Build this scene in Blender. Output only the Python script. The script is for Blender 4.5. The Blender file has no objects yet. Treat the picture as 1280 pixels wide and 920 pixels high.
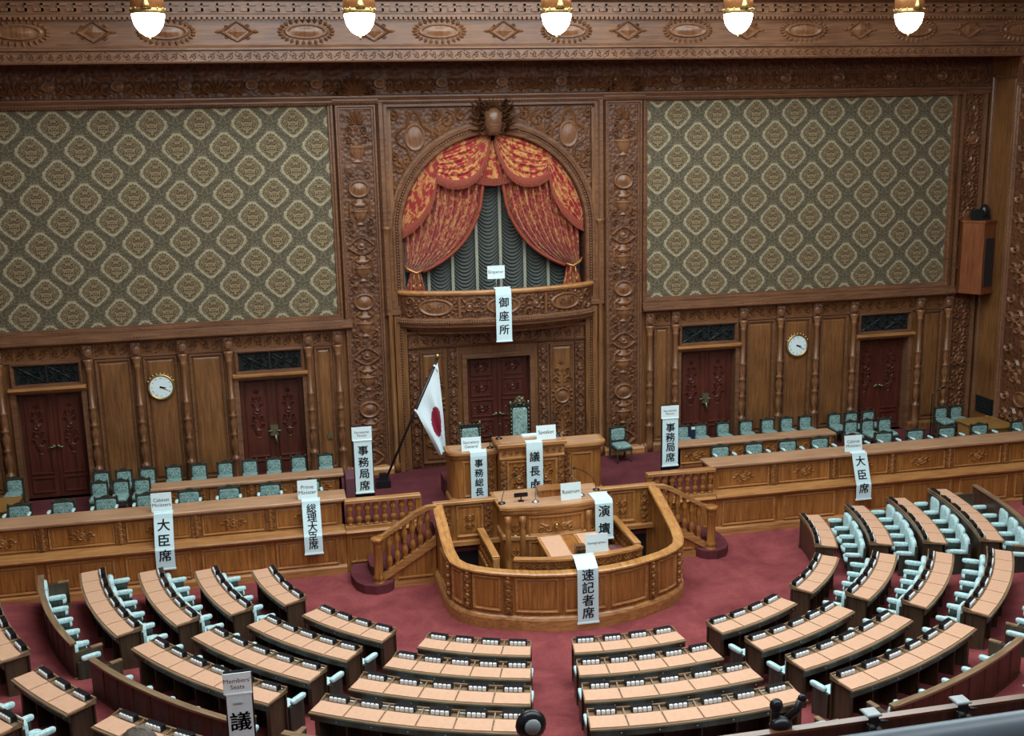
import bpy, math, random
from mathutils import Matrix, Vector
PI = math.pi
random.seed(7)
D = bpy.data
COL = bpy.context.scene.collection
SC = bpy.context.scene

# ------------------------------------------------------------------ camera
cam = D.cameras.new('camera'); camo = D.objects.new('camera', cam); COL.objects.link(camo)
CAMP = Vector((-5.0412, -25.3224, 8.7298))
_yaw, _pit, _rol = -0.20867354, 0.2098878, -0.02188626
def _axes():
    f0 = Vector((-math.sin(_yaw), math.cos(_yaw), 0)); r0 = Vector((math.cos(_yaw), math.sin(_yaw), 0)); u0 = Vector((0, 0, 1))
    f = f0*math.cos(_pit) - u0*math.sin(_pit); u = u0*math.cos(_pit) + f0*math.sin(_pit)
    r = r0*math.cos(_rol) + u*math.sin(_rol); u2 = u*math.cos(_rol) - r0*math.sin(_rol)
    return r, u2, f
_r, _u, _f = _axes()
camo.matrix_world = Matrix(((_r.x, _u.x, -_f.x, CAMP.x), (_r.y, _u.y, -_f.y, CAMP.y), (_r.z, _u.z, -_f.z, CAMP.z), (0, 0, 0, 1)))
cam.sensor_width = 36.0; cam.lens = 1395.565/1280*36.0; cam.clip_end = 200; cam.clip_start = .05
SC.camera = camo
# ------------------------------------------------------------------ world, light, exposure
w = D.worlds.new('world'); SC.world = w; w.use_nodes = True
w.node_tree.nodes['Background'].inputs[0].default_value = (.75, .85, .9, 1)
w.node_tree.nodes['Background'].inputs[1].default_value = .25
SC.view_settings.view_transform = 'Standard'; SC.view_settings.look = 'None'
SC.view_settings.exposure = 0.0; SC.view_settings.gamma = 1.0; SC.view_settings.use_curve_mapping = False
def area(name, loc, sx, sy, power, col, rot=(0, 0, 0)):
    l = D.lights.new(name, 'AREA'); l.shape = 'RECTANGLE'; l.size = sx; l.size_y = sy; l.energy = power; l.color = col
    o = D.objects.new(name, l); o.location = loc; o.rotation_euler = rot; COL.objects.link(o); return o
area('laylight_glow', (0, -9.0, 13.3), 15, 9.5, 2250, (.86, .98, 1.0))

area('gallery_fill_light', (0, -20.5, 12.0), 16, 3.4, 900, (.92, .97, 1.0), (math.radians(48), 0, 0))  # added fill above the gallery, tilted to brighten the back wall and cards

# ------------------------------------------------------------------ mesh builder
class MB:
    def __init__(s): s.v = []; s.f = []; s.s = []
    def add(s, vs, fs, sm=False):
        o = len(s.v); s.v += [tuple(q) for q in vs]; s.f += [tuple(i+o for i in f) for f in fs]; s.s += [sm]*len(fs); return s
    def box(s, x0, y0, z0, x1, y1, z1):
        v = [(x0,y0,z0),(x1,y0,z0),(x1,y1,z0),(x0,y1,z0),(x0,y0,z1),(x1,y0,z1),(x1,y1,z1),(x0,y1,z1)]
        return s.add(v, [(3,2,1,0),(4,5,6,7),(0,1,5,4),(1,2,6,5),(2,3,7,6),(3,0,4,7)])
    def cbox(s, x0, y0, z0, x1, y1, z1, c=.01):
        # box with chamfered top edges
        v = [(x0,y0,z0),(x1,y0,z0),(x1,y1,z0),(x0,y1,z0),(x0,y0,z1-c),(x1,y0,z1-c),(x1,y1,z1-c),(x0,y1,z1-c),(x0+c,y0+c,z1),(x1-c,y0+c,z1),(x1-c,y1-c,z1),(x0+c,y1-c,z1)]
        return s.add(v, [(3,2,1,0),(8,9,10,11),(0,1,5,4),(1,2,6,5),(2,3,7,6),(3,0,4,7),(4,5,9,8),(5,6,10,9),(6,7,11,10),(7,4,8,11)])
    def lathe(s, prof, cx=0, cy=0, seg=14, a0=0, a1=2*PI, sm=True, sx=1, sy=1):
        full = abs(a1-a0-2*PI) < 1e-6; n = seg if full else seg+1; vs = []
        for r, z in prof:
            for i in range(n):
                a = a0+(a1-a0)*i/seg; vs.append((cx+r*math.cos(a)*sx, cy+r*math.sin(a)*sy, z))
        fs = []
        for j in range(len(prof)-1):
            for i in range(seg):
                k = (i+1) % n if full else i+1
                fs.append((j*n+i, j*n+k, (j+1)*n+k, (j+1)*n+i))
        if full:
            if prof[0][0] > 1e-4: fs.append(tuple(range(n-1, -1, -1)))
            if prof[-1][0] > 1e-4: fs.append(tuple((len(prof)-1)*n+i for i in range(n)))
        return s.add(vs, fs, sm)
    def tube(s, pts, r, seg=6, sm=True, flat=1.0):
        pts = [Vector(p) for p in pts]; n = len(pts); rr = r if isinstance(r, (list, tuple)) else [r]*n; vs = []
        up = Vector((0, 0, 1))
        for i, p in enumerate(pts):
            t = (pts[min(i+1, n-1)]-pts[max(i-1, 0)])
            t = t.normalized() if t.length > 1e-9 else Vector((1, 0, 0))
            ref = up if abs(t.z) < .95 else Vector((0, 1, 0))
            a = t.cross(ref).normalized(); b = t.cross(a).normalized()
            for k in range(seg):
                q = 2*PI*k/seg; vs.append(p+a*math.cos(q)*rr[i]+b*math.sin(q)*rr[i]*flat)
        fs = []
        for i in range(n-1):
            for k in range(seg):
                l = (k+1) % seg; fs.append((i*seg+k, i*seg+l, (i+1)*seg+l, (i+1)*seg+k))
        fs.append(tuple(range(seg-1, -1, -1))); fs.append(tuple((n-1)*seg+k for k in range(seg)))
        return s.add(vs, fs, sm)
    def ell(s, c, rx, ry, rz, seg=10, rings=6, sm=True, lo=-PI/2, hi=PI/2):
        vs = []; fs = []
        for j in range(rings+1):
            a = lo+(hi-lo)*j/rings
            for i in range(seg):
                b = 2*PI*i/seg; vs.append((c[0]+rx*math.cos(a)*math.cos(b), c[1]+ry*math.cos(a)*math.sin(b), c[2]+rz*math.sin(a)))
        for j in range(rings):
            for i in range(seg):
                k = (i+1) % seg; fs.append((j*seg+i, j*seg+k, (j+1)*seg+k, (j+1)*seg+i))
        return s.add(vs, fs, sm)
    def grid(s, fn, nu, nv, sm=True, back=None):
        vs = [fn(i/nu, j/nv) for j in range(nv+1) for i in range(nu+1)]
        fs = [(j*(nu+1)+i, j*(nu+1)+i+1, (j+1)*(nu+1)+i+1, (j+1)*(nu+1)+i) for j in range(nv) for i in range(nu)]
        return s.add(vs, fs, sm)
    def prism(s, pts, a, b, ax='y', sm=False):
        # polygon pts in the plane normal to ax, extruded from a to b
        def P(p, h): return (p[0], h, p[1]) if ax == 'y' else ((p[0], p[1], h) if ax == 'z' else (h, p[0], p[1]))
        n = len(pts); vs = [P(p, a) for p in pts]+[P(p, b) for p in pts]
        fs = [tuple(range(n-1, -1, -1)), tuple(range(n, 2*n))]+[(i, (i+1) % n, n+(i+1) % n, n+i) for i in range(n)]
        return s.add(vs, fs, sm)
    def sweep(s, prof, path, sm=False, closed=False):
        # prof: [(offset outward, z)], path: [(x,y)] with outward normal to the right of travel
        n = len(path); vs = []
        for i, p in enumerate(path):
            if closed: a, b = path[i-1], path[(i+1) % n]
            else: a, b = path[max(i-1, 0)], path[min(i+1, n-1)]
            d1 = Vector((p[0]-a[0], p[1]-a[1])); d2 = Vector((b[0]-p[0], b[1]-p[1]))
            if d1.length < 1e-9: d1 = d2
            if d2.length < 1e-9: d2 = d1
            d1.normalize(); d2.normalize(); t = (d1+d2).normalized(); nn = Vector((t.y, -t.x)); k = 1/max(.5, nn.dot(Vector((d1.y, -d1.x))))
            for o, z in prof: vs.append((p[0]+nn.x*o*k, p[1]+nn.y*o*k, z))
        m = len(prof); fs = []
        for i in range(n if closed else n-1):
            q = (i+1) % n
            for j in range(m-1): fs.append((i*m+j, q*m+j, q*m+j+1, i*m+j+1))
        if not closed: fs += [tuple(range(m)), tuple((n-1)*m+j for j in range(m-1, -1, -1))]
        return s.add(vs, fs, sm)
    def map(s, fn): s.v = [tuple(fn(*q)) for q in s.v]; return s
    def put(s, o, fn=None, mat=None):
        vs = [fn(*q) for q in o.v] if fn else ([mat @ Vector(q) for q in o.v] if mat else o.v)
        k = len(s.v); s.v += [tuple(q) for q in vs]; s.f += [tuple(i+k for i in f) for f in o.f]; s.s += o.s; return s
    def mesh(s, name, m):
        me = D.meshes.new(name); me.from_pydata(s.v, [], s.f); me.polygons.foreach_set('use_smooth', s.s)
        if m: me.materials.append(m)
        me.update(); return me
    def build(s, name, m, parent=None, **kw):
        o = D.objects.new(name, s.mesh(name, m)); link(o, parent); tag(o, **kw); return o
def link(o, parent=None):
    COL.objects.link(o)
    if parent is not None:
        o.parent = parent
        if parent.get('_w') is not None: o.matrix_parent_inverse = Matrix.Translation(-Vector(parent['_w']))
def tag(o, label=None, cat=None, group=None, kind=None):
    if label: o['label'] = label
    if cat: o['category'] = cat
    if group: o['group'] = group
    if kind: o['kind'] = kind
    return o
def thing(name, loc, label=None, cat=None, group=None, kind=None, world=True):
    o = D.objects.new(name, None); o.empty_display_size = .1; COL.objects.link(o); o.location = loc
    if world: o['_w'] = tuple(loc)
    return tag(o, label, cat, group, kind)
def inst(me, name, parent, loc=(0, 0, 0), rz=0, scale=None, **kw):
    o = D.objects.new(name, me); link(o, parent); o.location = loc; o.rotation_euler = (0, 0, rz)
    if scale: o.scale = scale
    tag(o, **kw); return o
def copytree(o, parent=None, loc=None, rz=None):
    c = o.copy(); COL.objects.link(c)
    if parent is not None: c.parent = parent
    for ch in o.children: copytree(ch, c)
    if loc is not None: c.location = loc
    if rz is not None: c.rotation_euler = (0, 0, rz)
    return c

# ------------------------------------------------------------------ materials
def lin(c): return tuple(((x/255)/12.92 if x/255 <= .04045 else ((x/255+.055)/1.055)**2.4) for x in c)+(1,)
class G:
    """small node graph helper"""
    def __init__(s, name, rough=.5, spec=.5):
        s.m = D.materials.new(name); s.m.use_nodes = True; s.t = s.m.node_tree; s.b = s.t.nodes['Principled BSDF']
        s.b.inputs['Roughness'].default_value = rough; s.b.inputs['Specular IOR Level'].default_value = spec
    def n(s, ty, **k):
        a = s.t.nodes.new(ty)
        for q, v in k.items(): setattr(a, q, v)
        return a
    def l(s, a, b): s.t.links.new(a, b)
    def co(s, kind='Object', sc=(1, 1, 1), rot=(0, 0, 0)):
        c = s.n('ShaderNodeTexCoord'); mp = s.n('ShaderNodeMapping'); mp.inputs['Scale'].default_value = sc; mp.inputs['Rotation'].default_value = rot
        s.l(c.outputs[kind], mp.inputs[0]); return mp.outputs[0]
    def noise(s, v, sc=5, det=4, rough=.55, dist=0):
        a = s.n('ShaderNodeTexNoise'); a.inputs['Scale'].default_value = sc; a.inputs['Detail'].default_value = det; a.inputs['Roughness'].default_value = rough; a.inputs['Distortion'].default_value = dist
        if v is not None: s.l(v, a.inputs['Vector'])
        return a.outputs['Fac']
    def vor(s, v, sc=5, feat='F1', out='Distance'):
        a = s.n('ShaderNodeTexVoronoi', feature=feat); a.inputs['Scale'].default_value = sc; s.l(v, a.inputs['Vector']); return a.outputs[out]
    def ramp(s, f, stops, interp='LINEAR'):
        a = s.n('ShaderNodeValToRGB'); e = a.color_ramp; e.interpolation = interp
        while len(e.elements) < len(stops): e.elements.new(.5)
        for q, (p, c) in zip(e.elements, stops): q.position = p; q.color = c if len(c) == 4 else lin(c)
        s.l(f, a.inputs[0]); return a.outputs[0]
    def mth(s, op, a, b=None, c=None, clamp=False):
        q = s.n('ShaderNodeMath', operation=op); q.use_clamp = clamp
        for i, x in enumerate((a, b, c)):
            if x is None: continue
            if isinstance(x, (int, float)): q.inputs[i].default_value = x
            else: s.l(x, q.inputs[i])
        return q.outputs[0]
    def mix(s, f, a, b, bt='MIX'):
        q = s.n('ShaderNodeMix', data_type='RGBA', blend_type=bt)
        for i, x in ((0, f), (6, a), (7, b)):
            if isinstance(x, (int, float)): q.inputs[i].default_value = x
            elif isinstance(x, tuple): q.inputs[i].default_value = x if len(x) == 4 else lin(x)
            else: s.l(x, q.inputs[i])
        return q.outputs[2]
    def bump(s, h, st=.3, d=.01):
        q = s.n('ShaderNodeBump'); q.inputs['Strength'].default_value = st; q.inputs['Distance'].default_value = d; s.l(h, q.inputs['Height']); s.l(q.outputs[0], s.b.inputs['Normal'])
    def col(s, c):
        if isinstance(c, tuple): s.b.inputs['Base Color'].default_value = c if len(c) == 4 else lin(c)
        else: s.l(c, s.b.inputs['Base Color'])
        return s
def plain(name, c, rough=.5, metal=0, spec=.5, var=.12, sc=30):
    g = G(name, rough, spec); g.b.inputs['Metallic'].default_value = metal
    f = g.noise(g.co(), sc, 3); a = lin(c)
    g.col(g.ramp(f, [(.3, tuple(x*(1-var) for x in a[:3])+(1,)), (.7, tuple(min(1, x*(1+var)) for x in a[:3])+(1,))])); return g.m
def wood(name, dark, light, grain='z', rough=.35, sc=1.0, bump=.15, carve=0, spec=.5):
    g = G(name, rough, spec); k = {'z': (14, 14, .9), 'x': (.9, 14, 14), 'y': (14, .9, 14)}[grain]
    v = g.co('Object', tuple(q*sc for q in k)); f = g.noise(v, 1.6, 6, .62, .6)
    f2 = g.noise(g.co('Object', (.8, .8, .8)), 1.1, 3)
    f3 = g.mth('ADD', g.mth('MULTIPLY', f, .8), g.mth('MULTIPLY', f2, .35))
    c = g.ramp(f3, [(.38, dark), (.72, light)])
    if carve:
        vv = g.vor(g.co('Object', (carve, carve, carve)), 1.0); d = g.ramp(vv, [(.05, (.30, .28, .26, 1)), (.45, (1, 1, 1, 1))])
        c = g.mix(.55, c, d, 'MULTIPLY'); g.bump(vv, .8, .03)
    else: g.bump(f, bump, .004)
    g.col(c); return g.m
M = {}
M['oak'] = wood('oak_golden', (104, 58, 24), (178, 118, 60), 'z', .34)
M['oakx'] = wood('oak_golden_rail', (128, 78, 40), (192, 138, 84), 'x', .3)
M['oaky'] = wood('oak_golden_rail_depth', (138, 86, 42), (200, 144, 86), 'y', .3)
M['wall'] = wood('oak_wall', (80, 48, 25), (138, 92, 52), 'z', .4)
M['wallx'] = wood('oak_wall_moulding', (82, 52, 36), (128, 89, 64), 'x', .27)
M['carveo'] = wood('oak_carved_golden', (112, 66, 30), (176, 120, 66), 'z', .36)
M['carve'] = wood('oak_carved', (82, 49, 31), (138, 94, 62), 'z', .32, carve=0)
M['pier'] = wood('oak_pier', (92, 52, 24), (148, 96, 50), 'z', .42, carve=14)
M['ground'] = wood('oak_carving_ground', (64, 36, 20), (108, 66, 40), 'z', .5, carve=11)
M['door'] = wood('door_mahogany', (54, 22, 16), (92, 44, 32), 'z', .38)
M['dark'] = wood('desk_dark_oak', (34, 22, 16), (74, 52, 36), 'z', .4)
M['darkcap'] = wood('desk_edge_oak', (96, 74, 52), (150, 122, 94), 'x', .35)
M['part'] = wood('partition_oak', (50, 28, 20), (84, 52, 38), 'z', .4)
M['dtop'] = wood('counter_top', (150, 108, 78), (196, 152, 118), 'x', .42)
M['pad'] = plain('tan_writing_pad', (206, 160, 130), .55, var=.05, sc=14)
M['black'] = plain('black_lacquer', (22, 22, 26), .3)
M['white'] = plain('white_plaque', (232, 238, 240), .4, var=.04)
M['brass'] = plain('brass', (178, 150, 96), .35, metal=.9)
M['bronze'] = plain('aged_bronze', (120, 118, 92), .4, metal=.7)
M['copper'] = plain('copper_cup', (196, 136, 84), .35, metal=.6)
M['paper'] = plain('white_card', (222, 238, 240), .55, var=.03)
M['cloth'] = plain('white_banner_cloth', (206, 230, 234), .7, var=.03)
M['ink'] = plain('black_ink', (18, 20, 26), .6)
M['flagw'] = plain('white_flag_cloth', (222, 236, 240), .7, var=.03)
M['flagr'] = plain('crimson_flag_cloth', (138, 22, 48), .7, var=.05)
M['iron'] = plain('blackened_iron', (34, 40, 40), .45, metal=.3)
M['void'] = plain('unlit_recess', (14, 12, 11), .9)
M['grey'] = plain('grey_plastic', (150, 158, 158), .4)
M['steel'] = plain('brushed_steel', (150, 156, 160), .3, metal=.7)
M['railg'] = plain('grey_painted_handrail', (112, 124, 134), .35, var=.1, sc=6)
M['spkgr'] = plain('loudspeaker_mesh', (44, 34, 32), .8, sc=200, var=.4)
M['spkwd'] = wood('loudspeaker_cabinet', (98, 50, 26), (138, 80, 46), 'z', .35)
M['table'] = wood('plain_oak_table', (128, 88, 44), (158, 116, 62), 'x', .45)
M['stool'] = plain('maroon_leather', (104, 62, 62), .35, var=.1)
M['maroon'] = plain('maroon_cloth', (100, 58, 66), .85, var=.08)
M['blue'] = plain('navy_card', (24, 34, 66), .5)
M['skin'] = plain('skin', (196, 156, 132), .5, var=.05)
M['hair'] = plain('greying_brown_hair', (92, 78, 66), .6, var=.3, sc=60)
M['coat'] = plain('charcoal_coat', (46, 46, 50), .8)
M['fringe'] = plain('rust_fringe', (136, 58, 38), .75, var=.35, sc=60)
M['plaster'] = plain('cream_plaster', (190, 182, 166), .8)
def carpet(name, a, b):
    g = G(name, .95, .15); f = g.noise(g.co(), 1.3, 6, .7, .5); f2 = g.noise(g.co(), 60, 2)
    c = g.ramp(g.mth('ADD', g.mth('MULTIPLY', f, .75), g.mth('MULTIPLY', f2, .3)), [(.36, a), (.68, b)]); g.col(c); g.bump(f2, .3, .01); return g.m
M['carpet'] = carpet('maroon_carpet', (104, 44, 48), (148, 74, 74))
M['carpet2'] = carpet('dais_carpet', (80, 36, 42), (108, 54, 58))
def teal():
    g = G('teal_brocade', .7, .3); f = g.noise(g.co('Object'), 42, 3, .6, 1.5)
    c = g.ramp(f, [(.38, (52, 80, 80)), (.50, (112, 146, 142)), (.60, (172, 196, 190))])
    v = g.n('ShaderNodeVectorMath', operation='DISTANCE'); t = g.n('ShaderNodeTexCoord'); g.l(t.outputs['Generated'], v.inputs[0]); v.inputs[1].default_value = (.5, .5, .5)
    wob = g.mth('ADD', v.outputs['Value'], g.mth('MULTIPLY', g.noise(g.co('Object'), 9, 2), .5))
    k = g.ramp(wob, [(.50, (.8, .8, .8, 1)), (.78, (0, 0, 0, 1))])  # pale worn middle, its whitish sheen mixed into the colour
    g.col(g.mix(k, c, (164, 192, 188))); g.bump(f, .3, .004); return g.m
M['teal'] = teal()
def aqua():
    g = G('pale_aqua_velvet', .75, .3); f = g.noise(g.co('Object'), 26, 3, .6, 1)
    g.col(g.ramp(f, [(.38, (158, 194, 196)), (.62, (206, 226, 226))])); g.bump(f, .25, .006); return g.m
M['aqua'] = aqua()
M['cframe'] = wood('chair_dark_frame', (34, 36, 32), (70, 70, 60), 'z', .35)
def wallpaper():
    g = G('damask_wallpaper', .7, .25); c = g.n('ShaderNodeTexCoord'); s = g.n('ShaderNodeSeparateXYZ'); g.l(c.outputs['Object'], s.inputs[0])
    x = g.mth('DIVIDE', s.outputs[0], .985); z = g.mth('DIVIDE', s.outputs[2], 1.0)
    a = g.mth('ADD', x, z); b = g.mth('SUBTRACT', x, z)
    fa = g.mth('SUBTRACT', g.mth('FRACT', g.mth('ADD', a, 50)), .5); fb = g.mth('SUBTRACT', g.mth('FRACT', g.mth('ADD', b, 50)), .5)
    # local coordinates inside the lozenge: p across (mirrored), q up
    p = g.mth('ABSOLUTE', g.mth('ADD', fa, fb)); q = g.mth('SUBTRACT', fa, fb)
    aq = g.mth('ABSOLUTE', q)
    e4 = g.mth('POWER', g.mth('ADD', g.mth('POWER', g.mth('ABSOLUTE', fa), 4.2), g.mth('POWER', g.mth('ABSOLUTE', fb), 4.2)), 1/4.2)
    cb = g.n('ShaderNodeCombineXYZ'); g.l(p, cb.inputs[0]); g.l(q, cb.inputs[1])
    n1 = g.noise(cb.outputs[0], 11, 2, .6, .6); v1 = g.vor(cb.outputs[0], 6.5); v2 = g.vor(cb.outputs[0], 13)
    wob = g.mth('ADD', e4, g.mth('MULTIPLY', g.mth('SUBTRACT', n1, .5), .14))
    ring = g.ramp(wob, [(.315, (0, 0, 0, 1)), (.335, (1, 1, 1, 1)), (.37, (1, 1, 1, 1)), (.40, (0, 0, 0, 1))])
    flo = g.ramp(g.mth('ADD', g.mth('SINE', g.mth('MULTIPLY', v1, 15)), g.mth('MULTIPLY', n1, .8)), [(.2, (0, 0, 0, 1)), (.62, (1, 1, 1, 1))])
    band = g.ramp(v2, [(.2, (1, 1, 1, 1)), (.5, (0, 0, 0, 1))])
    inside = g.ramp(wob, [(.30, (1, 1, 1, 1)), (.32, (0, 0, 0, 1))])
    cin = g.mix(flo, (78, 60, 44), (132, 116, 86)); cout = g.mix(band, (82, 74, 58), (124, 114, 90))
    base = g.mix(inside, cout, cin); cc = g.mix(ring, base, (160, 148, 120)); g.col(cc); g.bump(ring, .2, .004); return g.m
M['wallpaper'] = wallpaper()
def brocade(name, sc, thr=.5):
    g = G(name, .5, .4); v = g.co('Object', (sc, sc, sc*.8)); f = g.noise(v, 1.0, 2, .5, 1.6); f2 = g.vor(v, 1.3)
    k = g.mth('ADD', f, g.mth('MULTIPLY', f2, .25))
    c = g.ramp(k, [(thr+.10, (150, 22, 22)), (thr+.15, (186, 122, 64)), (thr+.30, (198, 140, 78)), (thr+.33, (140, 22, 20))])
    g.col(c); g.b.inputs['Sheen Weight'].default_value = .3; return g.m
M['swag'] = brocade('red_gold_brocade', 5.5, .50)
M['curtain'] = brocade('red_gold_brocade_drape', 9, .53)
M['shade'] = plain('grey_festoon_cloth', (72, 76, 72), .7, var=.15)
M['sash'] = plain('pale_green_sash_bar', (146, 146, 126), .6)
def glow(name, c, st):
    g = G(name); g.b.inputs['Base Color'].default_value = (0.8, .8, .8, 1); g.b.inputs['Emission Color'].default_value = lin(c); g.b.inputs['Emission Strength'].default_value = st; return g.m
M['globe'] = glow('lit_lamp_glass', (255, 240, 214), 14)
M['laylight'] = glow('ceiling_laylight_glass', (222, 246, 255), 1.5)
# ------------------------------------------------------------------ relief carving in (u, v, h)
def leaf(b, u, v, ang, L, W, h):
    c, s = math.cos(ang), math.sin(ang); P = lambda x, y, z: (u+x*c-y*s, v+x*s+y*c, z)
    b.add([P(0, 0, 0), P(.4*L, W/2, 0), P(.75*L, W*.33, 0), P(L, 0, h*.3), P(.75*L, -W*.33, 0), P(.4*L, -W/2, 0), P(.45*L, 0, h)],
          [(0, 6, 1), (1, 6, 2), (2, 6, 3), (3, 6, 4), (4, 6, 5), (5, 6, 0)])
def strip(b, pts, w, h):
    n = len(pts); vs = []
    for i, p in enumerate(pts):
        a, c = pts[max(i-1, 0)], pts[min(i+1, n-1)]; dx, dy = c[0]-a[0], c[1]-a[1]; l = math.hypot(dx, dy) or 1
        ww = w*(1-.6*i/(n-1)); nx, ny = -dy/l*ww/2, dx/l*ww/2
        vs += [(p[0]+nx, p[1]+ny, 0), (p[0], p[1], h), (p[0]-nx, p[1]-ny, 0)]
    fs = []
    for i in range(n-1):
        o = i*3; fs += [(o, o+1, o+4, o+3), (o+1, o+2, o+5, o+4)]
    b.add(vs, fs)
def curl(b, u, v, r, a0, d, w, h, turns=1.25, n=12):
    pts = []
    for i in range(n+1):
        t = i/n; rr = r*(1-.82*t); a = a0+d*2*PI*turns*t; pts.append((u+rr*math.cos(a), v+rr*math.sin(a)))
    strip(b, pts, w, h); b.add([(u-.22*r, v, 0), (u, v-.22*r, 0), (u+.22*r, v, 0), (u, v+.22*r, 0), (u, v, h*1.3)], [(0, 1, 4), (1, 2, 4), (2, 3, 4), (3, 0, 4)])
def oval(b, u, v, ru, rv, h, n=20):
    prof = [(1.0, 0), (.93, h*.9), (.84, h), (.78, h*.35), (.70, h*.3), (.45, h*.75), (0.001, h*.95)]; vs = []
    for k, z in prof:
        for i in range(n):
            a = 2*PI*i/n; vs.append((u+ru*k*math.cos(a), v+rv*k*math.sin(a), z))
    fs = [(j*n+i, j*n+(i+1) % n, (j+1)*n+(i+1) % n, (j+1)*n+i) for j in range(len(prof)-1) for i in range(n)]
    b.add(vs, fs, True)
def hlathe(b, u, v, prof, h, n=6):
    # half round body, prof = (half width, dv)
    vs = []
    for r, z in prof:
        for i in range(n+1):
            a = PI*i/n; vs.append((u-r*math.cos(a), v+z, h*(r/max(q[0] for q in prof))*math.sin(a)))
    m = n+1; fs = [(j*m+i, j*m+i+1, (j+1)*m+i+1, (j+1)*m+i) for j in range(len(prof)-1) for i in range(n)]
    b.add(vs, fs, True)
def urn(b, u, v, W, H, h):
    hlathe(b, u, v, [(.25*W, 0), (.28*W, .06*H), (.10*W, .12*H), (.12*W, .2*H), (.34*W, .4*H), (.42*W, .62*H), (.40*W, .72*H), (.5*W, .78*H), (.5*W, .84*H), (.2*W, .86*H), (.05*W, 1.0*H)], h)
def palmette(b, u, v, R, h, n=7, up=PI/2):
    for i in range(n):
        a = up+(i-(n-1)/2)*.42; leaf(b, u, v, a, R*(1-.12*abs(i-(n-1)/2)), R*.26, h)
def rinceau(b, u0, u1, vc, H, h, ph=0):
    L = u1-u0; n = max(2, round(L/(H*1.05))); st = L/n
    for i in range(n):
        s = 1 if (i+ph) % 2 == 0 else -1; cu = u0+(i+.5)*st
        curl(b, cu, vc+s*H*.04, H*.36, -s*PI*.5, s, H*.13, h, 1.2, 11)
        leaf(b, cu-st*.45, vc-s*H*.28, s*.9, H*.42, H*.17, h*.9); leaf(b, cu+st*.1, vc+s*H*.42, -.3*s, H*.4, H*.14, h*.8)
        leaf(b, cu-st*.1, vc-s*H*.42, PI+.3*s, H*.34, H*.13, h*.8)
def candel(b, u, v, W, H, h):
    """foliage motif with mirrored scrolls, vertical"""
    for s in (-1, 1):
        curl(b, u+s*W*.30, v+H*.25, W*.17, PI/2-s*PI/2, s, W*.08, h, 1.2, 9); curl(b, u+s*W*.28, v+H*.72, W*.15, -PI/2, -s, W*.08, h, 1.2, 9)
        leaf(b, u+s*W*.06, v+H*.4, PI/2-s*.7, H*.3, W*.14, h); leaf(b, u+s*W*.06, v+H*.1, PI/2-s*1.1, H*.25, W*.12, h)
        leaf(b, u+s*W*.42, v+H*.42, PI/2+s*.2, H*.22, W*.1, h*.8)
    leaf(b, u, v+H*.55, PI/2, H*.4, W*.18, h)
def rosette(b, u, v, W, H, h):
    oval(b, u, v, H*.30, H*.30, h, 14)
    for s in (-1, 1):
        curl(b, u+s*W*.30, v+H*.10, H*.22, PI/2-s*PI/2+PI, -s, H*.12, h*.8, 1.1, 9); curl(b, u+s*W*.24, v-H*.24, H*.16, 0, s, H*.1, h*.7, 1.1, 9)
        leaf(b, u+s*W*.34, v, PI/2-s*PI/2, W*.16, H*.2, h*.7)
        leaf(b, u+s*H*.15, v+H*.3, PI/2-s*.8, H*.3, H*.14, h*.8); leaf(b, u+s*H*.15, v-H*.3, -PI/2+s*.8, H*.26, H*.12, h*.8)
def frame(b, s0, s1, z0, z1, w, h, ns=1, h0=0):
    prof = [(0, h0), (.2*w, h), (.5*w, h), (.65*w, h*.55), (.9*w, h*.55), (w, h0)]
    rings = []
    for o, hh in prof:
        a, c, d, e = s0+o, s1-o, z0+o, z1-o
        ring = [(a+(c-a)*i/ns, d, hh) for i in range(ns)]+[(c, d, hh)]+[(c, e, hh)]+[(c+(a-c)*i/ns, e, hh) for i in range(1, ns)]+[(a, e, hh)]
        rings.append(ring)
    m = len(rings[0]); vs = [q for r in rings for q in r]
    fs = [(j*m+i, j*m+(i+1) % m, (j+1)*m+(i+1) % m, (j+1)*m+i) for j in range(len(rings)-1) for i in range(m)]
    b.add(vs, fs)
def field(b, s0, s1, z0, z1, h0, h1, ns=1, bev=.05):
    def row(z, a, c, h): return [(a+(c-a)*i/ns, z, h) for i in range(ns+1)]
    rows = [row(z0, s0, s1, h0), row(z0+bev, s0+bev, s1-bev, h1), row(z1-bev, s0+bev, s1-bev, h1), row(z1, s0, s1, h0)]
    m = ns+1; vs = [q for r in rows for q in r]; fs = [(j*m+i, j*m+i+1, (j+1)*m+i+1, (j+1)*m+i) for j in range(3) for i in range(ns)]
    fs += [(0, m, 2*m, 3*m), (m-1, 4*m-1, 3*m-1, 2*m-1)]
    b.add(vs, fs)
def wy(y):                       # wall facing the hall at depth y: u->x, v->z
    return lambda u, v, h: (u, y-h, v)
def wx(x, s=-1):                 # side wall facing -x (right wall)
    return lambda u, v, h: (x+s*h, u, v)
def bslab(b, s0, s1, z0, z1, h0, h1): b.box(s0, z0, h0, s1, z1, h1)

# ------------------------------------------------------------------ floor: bowl of the hall
YC = -4.1715
def fz(x, y):
    dx, dy = x, y-YC; R = math.hypot(dx, dy); th = abs(math.degrees(math.atan2(dx, -dy)))
    k = 1 if th < 82 else max(0, 1-(th-82)/7.0); k = k*k*(3-2*k)
    return max(0, .143*(R-4.5))*k
fb = MB(); nx, ny = 150, 110
fb.grid(lambda a, c: ((a-.5)*25.1, -3.6-16.4*c, fz((a-.5)*25.1, -3.6-16.4*c)), nx, ny)
fb.build('floor', M['carpet'], kind='structure')

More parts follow.
